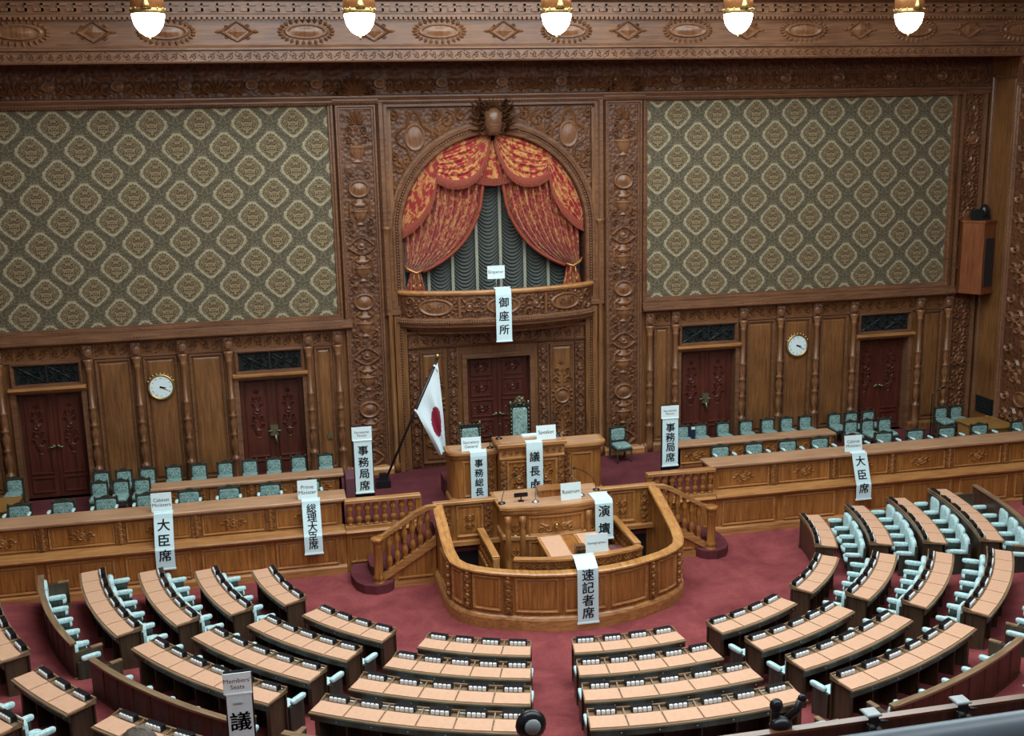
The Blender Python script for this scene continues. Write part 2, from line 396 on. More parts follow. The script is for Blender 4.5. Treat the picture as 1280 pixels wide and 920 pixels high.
# ------------------------------------------------------------------ back wall
WB = thing('wall_back', (0, 0, 0), kind='structure')
b = MB()
DX = [(-10.72, -9.32), (-6.0, -4.54), (4.54, 6.0), (9.32, 10.72)]
xs = [-12.8]+[q for d in DX for q in d]+[12.8]
def backing(x0, x1, z0, z1, y=.08, t=.3): b.box(x0, y, z0, x1, y+t, z1)
segs = [(-12.8, -10.72), (-9.32, -6.0), (-4.54, -2.3), (2.3, 4.54), (6.0, 9.32), (10.72, 12.8)]
for a, c in segs: backing(a, c, .0, 4.45)
for a, c in DX: backing(a, c, 3.38, 4.45); backing(a, c, 0, .9)
for s in (-1, 1):
    a, c = sorted((s*2.3, s*12.8)); backing(a, c, 4.45, 12.4)
backing(-2.3, 2.3, 9.2, 12.4); backing(-2.3, -.8, 0, 4.6, .12); backing(.8, 2.3, 0, 4.6, .12); backing(-.8, .8, 3.5, 4.6, .12); backing(-.8, .8, 0, .9, .12)
b.build('wall_backing', M['wall'], WB)
# spandrel with the arched opening
b = MB(); n = 36; R0 = 2.15; zc = 6.5
pts_in = [(R0*math.cos(PI*i/n), zc+R0*math.sin(PI*i/n)) for i in range(n+1)]
def outp(i):
    a = PI*i/n; c, s = math.cos(a), math.sin(a); t = min(2.36/max(abs(c), 1e-6), 2.74/max(s, 1e-6)); return (c*t, zc+s*t)
vs = []; fs = []
for i in range(n+1):
    p = pts_in[i]; q = outp(i); vs += [(p[0], .04, p[1]), (q[0], .04, q[1]), (p[0], .9, p[1])]
for i in range(n): fs += [(3*i, 3*i+1, 3*i+4, 3*i+3), (3*i, 3*i+3, 3*i+5, 3*i+2)]
b.add(vs, fs)
for s in (-1, 1):
    a, c = sorted((s*2.15, s*2.36)); b.box(a, .04, 4.5, c, .9, 6.5)
b.build('arch_spandrel', M['ground'], WB)
# spandrel carving
b = MB()
for s in (-1, 1):
    pts = []
    for i in range(29):
        a = PI/2*i/28*4; r = (.40+.09*math.cos(2*a*2)); pts.append((s*1.78+r*.86*math.cos(a), 8.62+r*1.12*math.sin(a)))
    vs = []
    strip(b, pts, .11, .05); oval(b, s*1.78, 8.62, .24, .32, .04)
    for (u, v, r, d) in ((1.05, 8.98, .19, 1), (.72, 9.08, .15, -1), (2.16, 7.95, .15, 1), (2.2, 7.55, .13, -1), (1.98, 8.02, .14, -1), (1.3, 9.08, .13, 1), (2.24, 9.08, .12, 1), (1.28, 8.62, .13, -1), (2.25, 8.2, .1, 1)):
        curl(b, s*u, v, r, PI/2 if s > 0 else PI/2, d*s, .07, .045)
        for k in range(4): leaf(b, s*u, v, k*1.57+.5, r*1.5, r*.5, .03)
    for k in range(6): leaf(b, s*(1.15+.0*k), 8.62, PI/2+s*(k-2.5)*.42, .34, .1, .05)
    for k in range(5): leaf(b, s*2.02, 7.92, PI/2+s*(k-2.2)*.5, .34, .1, .05)
b.map(lambda u, v, h: (u, .04-h, v)).build('spandrel_carving', M['carve'], WB)
# arch mouldings: concentric bands and a bead course
b = MB(); prof = [(0, .06), (.02, -.02), (.09, -.03), (.11, .01), (.15, .01), (.17, -.05), (.21, -.06), (.24, -.02), (.30, -.02), (.32, .04)]
n = 48; vs = []
path = [(2.15, 5.2), ]+[(R0*math.cos(PI*i/n), zc+R0*math.sin(PI*i/n)) for i in range(n+1)]+[(-2.15, 5.2)]
for i, p in enumerate(path):
    if i == 0: nrm = (1, 0)
    elif i == len(path)-1: nrm = (-1, 0)
    else: a = PI*(i-1)/n; nrm = (math.cos(a), math.sin(a))
    for o, y in prof: vs.append((p[0]+nrm[0]*o, y, p[1]+nrm[1]*o))
m = len(prof); fs = [(i*m+j, (i+1)*m+j, (i+1)*m+j+1, i*m+j+1) for i in range(len(path)-1) for j in range(m-1)]
b.add(vs, fs); b.build('arch_moulding', M['wallx'], WB)
b = MB()
for i in range(110):
    a = PI*(i+.5)/110; x, z = 2.28*math.cos(a), zc+2.28*math.sin(a); b.ell((x, .0, z), .026, .03, .026, 5, 3)
for s in (-1, 1):
    for i in range(90): b.ell((s*2.275, -.03, .95+i*.062), .024, .03, .028, 5, 3)
b.build('bead_course', M['carve'], WB, kind='stuff')
# keystone cartouche
b = MB(); ks = [(.14, 8.62), (.2, 8.75), (.23, 8.95), (.22, 9.12), (.15, 9.22), (.0, 9.26)]
hl = [(q[0], q[1]-8.62) for q in ks]; hlathe(b, 0, 8.62, [(.02, 0)]+hl[:-1]+[(.02, .66)], .26, 8)
b.map(wy(.0)).build('keystone_shield', M['wallx'], WB)
b = MB()
for s in (-1, 1):
    for k in range(7):
        curl(b, s*(.27+.045*(k % 3)), 8.72+.1*k, .1, k*1.1, s, .06, .2, 1.1, 8)
        leaf(b, s*.22, 8.75+.09*k, PI/2-s*(1.5-.16*k), .36, .11, .2)
for k in range(9): leaf(b, 0, 9.14, PI/2+(k-4)*.3, .34, .09, .24)
b.map(wy(-.01)).build('keystone_foliage', M['carve'], WB)
# rectangular frame round the arch field
b = MB(); frame(b, -2.62, 2.62, 4.6, 9.52, .255, .1); b.map(wy(.02)); b.build('arch_frame', M['wallx'], WB)

def hband(name, x0, x1, prof, y=0, mat='wallx', parent=None):
    # prof: (h, z) cross-section swept along x
    bb = MB(); n = len(prof); vs = [(x, y-h, z) for x in (x0, x1) for h, z in prof]; fs = [(j, n+j, n+j+1, j+1) for j in range(n-1)]+[tuple(range(n)), tuple(range(2*n-1, n-1, -1))]
    bb.add(vs, fs); return bb.build(name, M[mat], parent or WB)
# upper carved frieze, its mouldings
hband('frieze_moulding', -12.6, 12.6, [(0, 9.33), (.05, 9.35), (.10, 9.40), (.10, 9.43), (.16, 9.50), (.16, 9.53), (.02, 9.56)])
b = MB(); b.box(-12.6, .0, 9.5, 12.6, .1, 10.25); b.build('frieze_ground', M['ground'], WB)
b = MB()
x = -12.1; k = 0
while x < 12.1:
    for s in (-1, 1): curl(b, x+s*.22, 9.77, .16, -PI/2, s, .09, .07, 1.2, 10); leaf(b, x+s*.1, 9.62, PI/2-s*1.0, .3, .1, .07); leaf(b, x+s*.38, 9.95, PI/2+s*1.3, .26, .09, .06)
    if k % 2: palmette(b, x, 9.64, .34, .09)
    else: oval(b, x, 9.8, .15, .12, .09, 14)
    x += .685; k += 1
b.map(wy(.0)).build('frieze_carving', M['carve'], WB)
b = MB(); n = 380
for i in range(n): b.ell((-12.5+25*(i+.5)/n, -.07, 9.365), .022, .02, .02, 4, 3)
b.build('frieze_bead', M['wallx'], WB, kind='stuff')
for s in (-1, 1):
    b = MB(); palmette(b, s*3.08, 9.56, .5, .16, 9); 
    for q in (-1, 1): curl(b, s*3.08+q*.26, 9.66, .13, 0, q, .08, .12); curl(b, s*3.08+q*.38, 9.60, .08, 0, q, .06, .1)
    b.map(wy(-.08)).build('pilaster_acroterion', M['carve'], WB)
# wallpaper fields and frames
for s in (-1, 1):
    a, c = sorted((s*3.683, s*11.59))
    b = MB(); b.box(a-.05, .05, 4.68, c+.05, .09, 9.36); b.build('wallpaper_field', M['wallpaper'], WB)
    b = MB(); frame(b, a-.14, c+.14, 4.58, 9.47, .145, .07); b.map(wy(.04)); b.build('wallpaper_frame', M['wallx'], WB)
    b = MB()
    nn = 150
    for i in range(nn): b.ell((a-.1+(c-a+.2)*(i+.5)/nn, -.02, 4.66), .02, .018, .02, 4, 3)
    b.build('egg_bead', M['wallx'], WB, kind='stuff')
    b = MB()
    for i in range(130): b.box(a-.1+(c-a+.2)*i/130, -.155, 4.465, a-.1+(c-a+.2)*i/130+.035, -.09, 4.495)
    b.build('cornice_dentil', M['wallx'], WB, kind='stuff')
    hband('wainscot_cornice', a-.14, c+.30, [(0, 4.36), (.05, 4.37), (.13, 4.40), (.17, 4.43), (.17, 4.46), (.10, 4.50), (.09, 4.58), (.03, 4.60), (0, 4.61)])

# big carved pilasters either side of the arch
def pilaster_carving(x, w):
    bb = MB()
    palmette(bb, x, 8.95, .33, .07, 9)
    candel(bb, x, 8.45, w, .5, .05); urn(bb, x, 8.1, w*.7, .42, .08)
    for k, z in enumerate((7.52, 6.25, 4.98, 3.72, 2.46, 1.3)):
        if k % 2 == 0: oval(bb, x, z, w*.40, .2, .08)
        else:
            for q in (-1, 1): strip(bb, [(x+q*w*.42*(1-t/8), z+.02+.16*math.sin(PI/2*t/8)) for t in range(9)], .07, .05); strip(bb, [(x+q*w*.45*(1-t/8), z-.05-.14*math.sin(PI/2*t/8)) for t in range(9)], .09, .06)
            oval(bb, x, z+.01, w*.18, .09, .05, 12)
        for q in (-1, 1):
            leaf(bb, x+q*.05, z-.2, -PI/2+q*.9, .26, .1, .05); curl(bb, x+q*w*.30, z+.32, .085, -PI/2, q, .045, .05, 1.2, 9)
        if z > 1.6:
            urn(bb, x, z-.80, w*.62, .38, .09); hlathe(bb, x, z-.40, [(.1, 0), (.16, .03), (.16, .06), (.06, .09), (.09, .16), (.02, .2)], .05)
            for q in (-1, 1): curl(bb, x+q*w*.34, z-.74, .09, PI/2, -q, .05, .05, 1.2, 9); leaf(bb, x+q*w*.36, z-.66, PI/2, .36, .09, .05); leaf(bb, x+q*.06, z-.40, PI/2-q*.9, .24, .08, .05)
    return bb
for s in (-1, 1):
    x = s*3.08
    b = MB(); b.box(x-.44, .0, .9, x+.44, .09, 9.33); b.build('pilaster_shaft', M['ground'], WB)
    b = MB(); frame(b, x-.46, x+.46, .98, 9.36, .12, .09); b.map(wy(.02)); b.build('pilaster_frame', M['wallx'], WB)
    pilaster_carving(x, .62).map(wy(.0)).build('pilaster_carving', M['carve'], WB)
    hband('pilaster_cap', x-.5, x+.5, [(0, 9.36), (.1, 9.38), (.13, 9.43), (.13, 9.5), (0, 9.5)])
    hband('pilaster_base', x-.5, x+.5, [(0, .9), (.14, .9), (.14, 1.02), (.10, 1.07), (0, 1.1)], mat='oakx')
    # engaged shaft with a small capital beside the arch
    b = MB(); b.lathe([(.09, .9), (.09, 1.1), (.06, 1.14), (.06, 6.45), (.08, 6.5), (.08, 6.56), (.11, 6.6), (.11, 6.66)], s*2.5, -.02, 12); b.build('engaged_shaft', M['wall'], WB)
    b = MB(); b.box(s*2.36-.05, -.03, 4.5, s*2.36+.05, .1, 9.2); b.box(s*2.2-.06, -.0, .9, s*2.2+.06, .14, 4.4); b.box(s*2.36-.06, -.05, .9, s*2.36+.06, .1, 4.6); b.build('flat_strip', M['wall'], WB)
# wainscot half columns
def col_prof():
    p = [(.10, .9), (.10, 1.12), (.085, 1.15), (.085, 1.5), (.10, 1.53), (.10, 1.57), (.06, 1.60), (.05, 1.66), (.085, 1.8), (.085, 1.95), (.05, 2.06), (.08, 2.1), (.08, 2.13), (.045, 2.17),
         (.085, 2.3), (.09, 2.40), (.055, 2.5), (.085, 2.53), (.085, 2.57), (.05, 2.61), (.078, 2.72), (.082, 2.82), (.07, 2.9), (.085, 2.93), (.085, 2.97), (.062, 2.99), (.058, 3.75), (.075, 3.8), (.075, 3.84), (.06, 3.86), (.11, 3.99), (.11, 4.04)]
    return p
colx = [3.74, 4.40, 6.16, 7.15, 8.13, 9.14, 10.98, 11.78]
mb = MB(); mb.lathe(col_prof(), 0, 0, 14); colmesh = mb.mesh('half_column', M['carve'])
mb = MB(); mb.box(-.1, -.06, 4.06, .1, .1, 4.36)
for q in (-1, 1):
    pts = [(.0+.045*math.cos(t*.7)*(1-t*.07), 4.26+.045*math.sin(t*.7)*(1-t*.07)) for t in range(9)]
hl = MB(); hlathe(hl, 0, 4.1, [(.07, 0), (.09, .04), (.09, .12), (.07, .16)], .05); oval(hl, -.05, 4.3, .045, .035, .04, 10); oval(hl, .05, 4.3, .045, .035, .04, 10)
mb.put(hl, lambda u, v, h: (u, -.06-h, v)); brk = mb.mesh('column_bracket', M['wallx'])
for s in (-1, 1):
    for x in colx:
        inst(colmesh, 'half_column', WB, (s*x, -.03, 0)); inst(brk, 'column_bracket', WB, (s*x, 0, 0))
# friezes under the cornice, panels
allp = []
for s in (-1, 1):
    for i in range(len(colx)-1):
        a, c = sorted((s*(colx[i]+.12), s*(colx[i+1]-.12)))
        b = MB(); rinceau(b, a, c, 4.2, .22, .04, i); b.map(wy(.07)).build('frieze_scroll', M['carve'], WB)
        b = MB(); b.box(a-.02, .03, 4.02, c+.02, .1, 4.07); b.build('frieze_fillet', M['wallx'], WB)
        door = i in (1, 5)
        if not door:
            b = MB(); frame(b, a, c, 1.12, 4.0, .07, .05, 1); b.map(wy(.06)).build('panel_frame', M['wallx'], WB)
            b = MB(); field(b, a+.07, c-.07, 1.19, 3.93, .0, .03); b.map(wy(.07)).build('panel', M['wall'], WB)
    for a, c in ((3.6, 4.5), (6.05, 9.28), (10.76, 12.5)):
        a, c = sorted((s*a, s*c)); hband('skirting', a, c, [(0, .9), (.09, .9), (.09, 1.05), (.05, 1.1), (0, 1.12)], mat='wall')
# light switch plate
b = MB(); b.box(-4.07, .0, 1.83, -3.96, .05, 1.95); b.build('switch_plate', M['bronze'], WB)
# corner strips
for s in (-1, 1):
    x = s*12.16; b = MB(); b.box(x-.33, .0, .9, x+.33, .08, 9.49); b.build('corner_strip', M['ground'], WB)
    b = MB(); frame(b, x-.34, x+.34, .95, 9.6, .08, .09); b.map(wy(.0)).build('corner_strip_frame', M['wallx'], WB)
    b = MB(); z = 1.2; k = 0
    while z < 9.3:
        if k % 3 == 2: oval(b, x, z+.25, .15, .15, .06, 16)
        candel(b, x, z, .5, .5, .05)
        for q in (-1, 1): curl(b, x+q*.1, z+.52, .09, 0, q, .05, .05, 1.2, 9)
        z += .62; k += 1
    b.map(wy(.0)).build('corner_carving', M['carve'], WB)

# ------------------------------------------------------------------ centre door bay
b = MB(); z = 1.0
hband('bay_cornice', -2.15, 2.15, [(0, 3.78), (.04, 3.8), (.06, 3.84), (.0, 3.86)], .1)
hband('bay_cornice_upper', -2.15, 2.15, [(0, 4.1), (.06, 4.12), (.1, 4.18), (.1, 4.22), (0, 4.24)], .1)
b = MB(); b.box(-2.1, .07, 3.84, 2.1, .12, 4.12); rinc = MB(); rinceau(rinc, -2.08, 2.08, 3.98, .24, .04); b.put(rinc, wy(.07)); b.build('bay_frieze', M['carve'], WB)
for s in (-1, 1):
    for xc in (1.09, 2.0):
        b = MB(); b.box(s*xc-.11, .06, .95, s*xc+.11, .12, 3.76); b.build('bay_strip', M['ground'], WB)
        b = MB(); z = 1.05; k = 0
        while z < 3.6:
            if k % 2: oval(b, s*xc, z+.08, .06, .08, .04, 10)
            else:
                for q in (-1, 1): strip(b, [(s*xc+q*.08, z), (s*xc+q*.03, z+.08), (s*xc+q*.08, z+.17)], .05, .04)
                leaf(b, s*xc, z, PI/2, .2, .07, .04)
            z += .225; k += 1
        b.map(wy(.05)).build('bay_strip_carving', M['carve'], WB)
    a, c = sorted((s*1.26, s*1.86))
    b = MB(); frame(b, a, c, 1.0, 3.72, .07, .05); b.map(wy(.1)).build('panel_frame', M['wallx'], WB)
    b = MB(); field(b, a+.07, c-.07, 1.07, 3.65, 0, .03); b.map(wy(.1)).build('panel', M['wall'], WB)
    x = s*1.56; b = MB(); oval(b, x, 2.45, .2, .2, .06, 20)
    for k in range(14): a2 = 2*PI*k/14; leaf(b, x+.2*math.cos(a2), 2.45+.2*math.sin(a2), a2, .1, .08, .04)
    candel(b, x, 2.72, .5, .5, .045); candel(b, x, 1.6, .5, .55, .045); palmette(b, x, 3.2, .2, .04, 5); urn(b, x, 1.25, .3, .3, .05)
    for q in (-1, 1): curl(b, x+q*.1, 2.16, .08, 0, q, .05, .05); curl(b, x+q*.12, 1.5, .08, PI, -q, .05, .05)
    b.map(wy(.07)).build('panel_carving', M['carve'], WB)
def door(n, xa, xb, z0, z1, style, wall_y=.08):
    d = thing('door_%d' % n, ((xa+xb)/2, .3, z0), kind='structure')
    b = MB(); w = .11
    b.box(xa-w, -.01, z0, xa, .32, z1); b.box(xb, -.01, z0, xb+w, .32, z1); b.box(xa-w, .30, z0, xb+w, .34, z1+w); b.box(xa-w, -.01, z1, xb+w, .32, z1+w); b.build('door_frame', M['wallx'], d)
    mid = (xa+xb)/2; L = (xb-xa)/2-.01
    for s, a in ((-1, xa+.006), (1, mid+.004)):
        c = a+L
        bb = MB(); bb.box(a, .24, z0+.01, c, .29, z1)
        if style == 'side':
            fr = MB(); frame(fr, a+.09, c-.09, z0+.55, z1-.1, .05, .03); frame(fr, a+.09, c-.09, z0+.12, z0+.48, .05, .03); bb.put(fr, wy(.24))
        leafo = bb.build('door_leaf', M['door'], d)
        cv = MB()
        if style == 'side':
            cx = (a+c)/2; zz = z0+1.0
            urn(cv, cx, zz, .2, .25, .04); candel(cv, cx, zz+.2, .34, .42, .035); oval(cv, cx, zz+.66, .09, .08, .04, 12); candel(cv, cx, zz+.7, .3, .35, .03); palmette(cv, cx, zz+1.05, .13, .03, 5)
        else:
            for k in range(5):
                zz = z0+.12+k*.5; frame(cv, a+.1, c-.1, zz, zz+.42, .04, .03); rosette(cv, (a+c)/2, zz+.21, .4, .26, .03)
        MB().put(cv, wy(.24)).build('leaf_carving', M['door'], leafo)
    b = MB(); hz = z0+1.18
    for s in (-1, 1):
        b.tube([(mid+s*.05, .22, hz), (mid+s*.05, .14, hz), (mid+s*.16, .13, hz)], .018, 6); b.ell((mid+s*.05, .2, hz), .04, .02, .04, 8, 4)
    hm = 'bronze'
    if style == 'side' and abs(mid) < 7:
        b.box(mid-.09, .16, hz-.12, mid+.09, .24, hz+.12); b.tube([(mid+.02, .16, hz-.1), (mid+.04, .14, hz-.3)], .03, 6)
    b.build('door_handle', M[hm], d)
    if style == 'side':
        # cast iron ventilation grille above, with its frame and shelf
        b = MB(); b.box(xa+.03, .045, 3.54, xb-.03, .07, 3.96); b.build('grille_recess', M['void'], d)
        b = MB()
        u0, u1 = xa+.06, xb-.06
        for k in range(5):
            for r in range(2):
                cu = u0+(k+.5)*(u1-u0)/5; s = 1 if (k+r) % 2 else -1; curl(b, cu, 3.65+.2*r, .1, PI/2, s, .04, .03, 1.3, 10); curl(b, cu+.06, 3.75, .06, 0, -s, .03, .03)
        for q in (0, 1): strip(b, [(u0, 3.56+.38*q), (mid, 3.94-.38*q)], .05, .03); strip(b, [(mid, 3.56+.38*q), (u1, 3.94-.38*q)], .05, .03)
        b.box(mid-.02, 3.54, 0, mid+.02, 3.96, .03)
        b.map(wy(.045)).build('iron_grille', M['iron'], d)
        b = MB(); frame(b, xa-.06, xb+.06, 3.47, 4.03, .08, .09); b.map(wy(.05)).build('grille_frame', M['wallx'], d)
        b = MB(); n = [(0, 3.36), (.06, 3.38), (.12, 3.43), (.12, 3.47), (.0, 3.49)]
        m = len(n); b.add([(xx, .0-h, z) for xx in (xa-.12, xb+.12) for h, z in n], [(j, m+j, m+j+1, j+1) for j in range(m-1)]+[tuple(range(m)), tuple(range(2*m-1, m-1, -1))]); b.build('door_shelf', M['oakx'], d)
    return d
door(1, -10.7, -9.34, .9, 3.34, 'side'); door(2, -5.98, -4.56, .9, 3.34, 'side'); door(3, -.76, .76, .9, 3.5, 'centre'); door(4, 4.56, 5.98, .9, 3.34, 'side'); door(5, 9.34, 10.7, .9, 3.34, 'side')

# alcove behind the arch
b = MB(); b.box(-2.6, 1.6, 4.3, 2.6, 1.7, 9.1); b.box(-2.7, .38, 4.3, -2.6, 1.7, 9.1); b.box(2.6, .38, 4.3, 2.7, 1.7, 9.1); b.box(-2.7, .38, 9.1, 2.7, 1.7, 9.2); b.box(-2.7, .38, 4.2, 2.7, 1.7, 4.3)
b.build('alcove', M['wall'], WB)

# ------------------------------------------------------------------ overhanging beam (ceiling cornice)
TB = thing('trim_1', (0, -1.4, 10.17), kind='structure')
hband('beam_body', -12.8, 12.8, [(-1.5, 10.30), (-1.4, 10.24), (-.25, 10.22), (0, 10.17), (.05, 10.17), (.07, 10.20), (.07, 10.40), (.12, 10.42), (.12, 10.46), (.05, 10.48), (.02, 10.52), (.02, 11.02), (.10, 11.05), (.10, 11.10), (.06, 11.12), (.06, 11.35), (.2, 11.4), (.2, 11.5), (.1, 11.6), (.1, 12.6), (-1.5, 12.6)], -1.4, 'wallx', TB)
b = MB(); rinceau(b, -12.5, 12.5, 10.30, .17, .03); b.map(wy(-1.47)).build('beam_scroll', M['carve'], TB)
for k in range(-4, 5):
    x = 1.365*(2*k+1) if k >= 0 else 1.365*(2*k+1)
    if abs(x) > 12.3: continue
    b = MB(); oval(b, x, 10.77, .46, .15, .06, 24)
    for i in range(26):
        a = 2*PI*i/26; leaf(b, x+.46*math.cos(a), 10.77+.16*math.sin(a), a*1.0, .12, .09, .06)
    b.map(wy(-1.42)).build('oval_medallion', M['carve'], TB)
for k in range(-4, 5):
    x = 2.73*k
    b = MB(); b.add([(x-.2, 10.77, 0), (x, 10.64, 0), (x+.2, 10.77, 0), (x, 10.9, 0), (x, 10.77, .05)], [(0, 1, 4), (1, 2, 4), (2, 3, 4), (3, 0, 4)])
    for q in (-1, 1):
        for w2 in (-1, 1): strip(b, [(x+q*.3, 10.77), (x+q*.12, 10.77+w2*.12), (x, 10.77+w2*.19)], .08, .05)
        leaf(b, x+q*.28, 10.77, PI/2-q*PI/2, .16, .08, .04); curl(b, x+q*.2, 10.87, .05, 0, q, .03, .04); curl(b, x+q*.2, 10.67, .05, 0, -q, .03, .04)
    b.map(wy(-1.42)).build('lozenge_carving', M['carve'], TB)
b = MB()
for i in range(84):
    x = -12.5+25*i/84; b.box(x, -1.50, 11.16, x+.17, -1.44, 11.22); b.box(x+.13, -1.50, 11.16, x+.17, -1.44, 11.31); b.box(x+.13, -1.50, 11.27, x+.30, -1.44, 11.31)
b.build('fret_course', M['carve'], TB, kind='stuff')
b = MB()
for i in range(250): b.box(-12.5+.1*i, -1.53, 11.0, -12.44+.1*i, -1.5, 11.05)
b.build('dentil_course', M['carve'], TB, kind='stuff')

# ------------------------------------------------------------------ side walls, rear wall, ceiling
WR = thing('wall_right', (12.55, -8, 0), kind='structure')
b = MB(); b.box(12.57, -20, 0, 12.8, .1, 12.5); b.build('wall_backing', M['wall'], WR)
for (y0, y1) in ((-3.3, -1.3), (-7.5, -5.5), (-11.7, -9.7)):
    yc = (y0+y1)/2
    b = MB(); b.box(12.38, y0, .0, 12.6, y1, 12); b.build('pilaster_shaft', M['ground'], WR)
    b = MB(); z = 1.2; k = 0
    while z < 10:
        candel(b, yc, z, 1.2, .7, .06); 
        if k % 2 == 0: oval(b, yc, z+.9, .28, .2, .07)
        else: urn(b, yc, z+.75, .5, .45, .08)
        for q in (-1, 1): curl(b, yc+q*.62, z+.4, .16, 0, q, .08, .06); curl(b, yc+q*.6, z+.9, .14, 0, -q, .08, .06)
        z += 1.2; k += 1
    b.map(wx(12.38)).build('pilaster_carving', M['carve'], WR)
    b = MB(); frame(b, y0, y1, .9, 9.6, .16, .06); b.map(wx(12.38)).build('pilaster_frame', M['wallx'], WR)
    b = MB()
    for k in range(8): b.box(12.30, y0+.02, 9.1+.14*k, 12.4, y0+.3, 9.2+.14*k)
    b.build('pilaster_dentil', M['carve'], WR)
for (y0, y1) in ((-1.2, -.08), (-5.4, -3.4), (-9.6, -7.6)):
    b = MB(); frame(b, y0+.05, y1-.05, 1.0, 9.8, .1, .05); b.map(wx(12.57)).build('panel_frame', M['wallx'], WR)
    b = MB(); field(b, y0+.15, y1-.15, 1.1, 9.7, 0, .03); b.map(wx(12.57)).build('panel', M['wall'], WR)
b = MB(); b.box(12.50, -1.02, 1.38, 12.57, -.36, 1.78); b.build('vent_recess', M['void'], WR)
b = MB()
for i in range(7): b.box(12.485, -1.02+.1*i, 1.38, 12.50, -1.0+.1*i, 1.78)
for i in range(5): b.box(12.485, -1.02, 1.40+.09*i, 12.50, -.36, 1.415+.09*i)
b.build('vent_grille', M['iron'], WR)
WL = thing('wall_left', (-12.55, -8, 0), kind='structure'); b = MB(); b.box(-12.8, -20, 0, -12.57, .1, 12.5); b.build('wall_backing', M['wall'], WL)
b = MB()
for y0 in (-4.6, -8.8, -13): b.box(-12.6, y0, 0, -12.35, y0+1.6, 12)
b.build('pilaster_shaft', M['ground'], WL)
b = MB(); b.box(-12.8, -20.0, 0, 12.8, -19.9, 4.9); b.build('wall_rear', M['wall'], kind='structure')
CE = thing('ceiling', (0, -9, 12.6), kind='structure')
b = MB(); b.box(-12.8, -2.9, 12.6, 12.8, .4, 12.8); b.box(-12.8, -30, 12.6, 12.8, -15.2, 12.8); b.box(-12.8, -15.2, 12.6, -8.6, -2.9, 12.8); b.box(8.6, -15.2, 12.6, 12.8, -2.9, 12.8)
for q in (-1, 1): b.box(min(q*8.6, q*8.8), -15.2, 12.8, max(q*8.6, q*8.8), -2.9, 13.9)
b.box(-8.8, -2.9, 12.8, 8.8, -2.7, 13.9); b.box(-8.8, -15.4, 12.8, 8.8, -15.2, 13.9)
b.build('ceiling_frame', M['plaster'], CE)
for i in range(8):
    for j in range(5):
        x0 = -8.5+17*i/8; y0 = -15.1+12.1*j/5; b = MB(); b.box(x0+.05, y0+.05, 13.6, x0+17/8-.05, y0+12.1/5-.05, 13.64); b.build('laylight_pane', M['laylight'], CE)
b = MB()
for i in range(9): b.box(-8.53+17*i/8, -15.1, 13.5, -8.47+17*i/8, -3.0, 13.62)
for j in range(6): b.box(-8.5, -15.13+12.1*j/5, 13.5, 8.5, -15.07+12.1*j/5, 13.62)
b.build('laylight_bars', M['brass'], CE)
# ------------------------------------------------------------------ imperial box: balcony, drapery, festoon shade
def plan(R, fx, sx=2.28):
    # rounded bow front, from left wall to right wall
    pts = []
    n = 40
    for i in range(n+1):
        t = -1+2*i/n; x = sx*R*math.sin(t*PI/2); c = 1-abs(x/(sx*R))**5
        y = -.30*max(0, c)**.45*1.0-fx*max(0, math.cos(x/(sx*R)*PI/2)); pts.append((x, y))
    pts[0] = (-sx*R, .2); pts[-1] = (sx*R, .2); return pts
BA = thing('balcony', (0, -.3, 4.2), 'carved bow-fronted wooden balcony of the curtained box above the central door', 'balcony')
pl = plan(1, .45)
b = MB(); b.sweep([(-.1, 4.58), (.0, 4.58), (0, 5.1), (-.1, 5.1)], pl); b.build('balcony_front', M['ground'], BA)
b = MB(); b.sweep([(-.14, 5.1), (.02, 5.1), (.05, 5.13), (.06, 5.17), (.03, 5.21), (-.10, 5.21)], pl); b.build('balcony_rail', M['oakx'], BA)
b = MB(); b.sweep([(-.5, 4.22), (-.22, 4.24), (-.06, 4.34), (.02, 4.38), (.03, 4.42), (.06, 4.46), (.07, 4.55), (.02, 4.59), (-.1, 4.59)], pl); b.build('balcony_moulding', M['wallx'], BA)
b = MB(); b.prism(pl+[(2.28, .4), (-2.28, .4)], 4.5, 4.56, 'z'); b.prism([(p[0]*.84, p[1]*.6) for p in pl]+[(1.9, .2), (-1.9, .2)], 4.18, 4.3, 'z'); b.build('balcony_floor', M['wall'], BA)
# arclength mapping along the front
def arcmap(pts, z_of=None):
    acc = [0]
    for i in range(1, len(pts)): acc.append(acc[-1]+math.hypot(pts[i][0]-pts[i-1][0], pts[i][1]-pts[i-1][1]))
    mid = acc[-1]/2
    def f(u, v, h, off=0):
        s = min(max(u+mid, 0), acc[-1]-1e-6); i = 1
        while acc[i] < s: i += 1
        t = (s-acc[i-1])/(acc[i]-acc[i-1]); a, c = pts[i-1], pts[i]; dx, dy = c[0]-a[0], c[1]-a[1]; l = math.hypot(dx, dy)
        return (a[0]+dx*t+dy/l*h, a[1]+dy*t-dx/l*h, v)
    return f, acc[-1]
bm, bl = arcmap(pl)
b = MB()
for u in (-1.55, 0, 1.55):
    oval(b, u, 4.84, .42, .2, .05, 24)
    for i in range(20):
        a = 2*PI*i/20; leaf(b, u+.42*math.cos(a), 4.84+.2*math.sin(a), a+.4, .1, .07, .05)
    for q in (-1, 1): curl(b, u+q*.12, 4.86, .09, 0, q, .05, .06); leaf(b, u+q*.02, 4.76, PI/2-q*.6, .2, .07, .06)
for u in (-.78, .78):
    oval(b, u, 4.84, .1, .1, .07, 12)
    for i in range(8): a = 2*PI*i/8; leaf(b, u+.09*math.cos(a), 4.84+.09*math.sin(a), a, .14, .08, .05)
    for q in (-1, 1):
        for w2 in (-1, 1): curl(b, u+q*.2, 4.84+w2*.15, .09, -PI/2, q*w2, .05, .05)
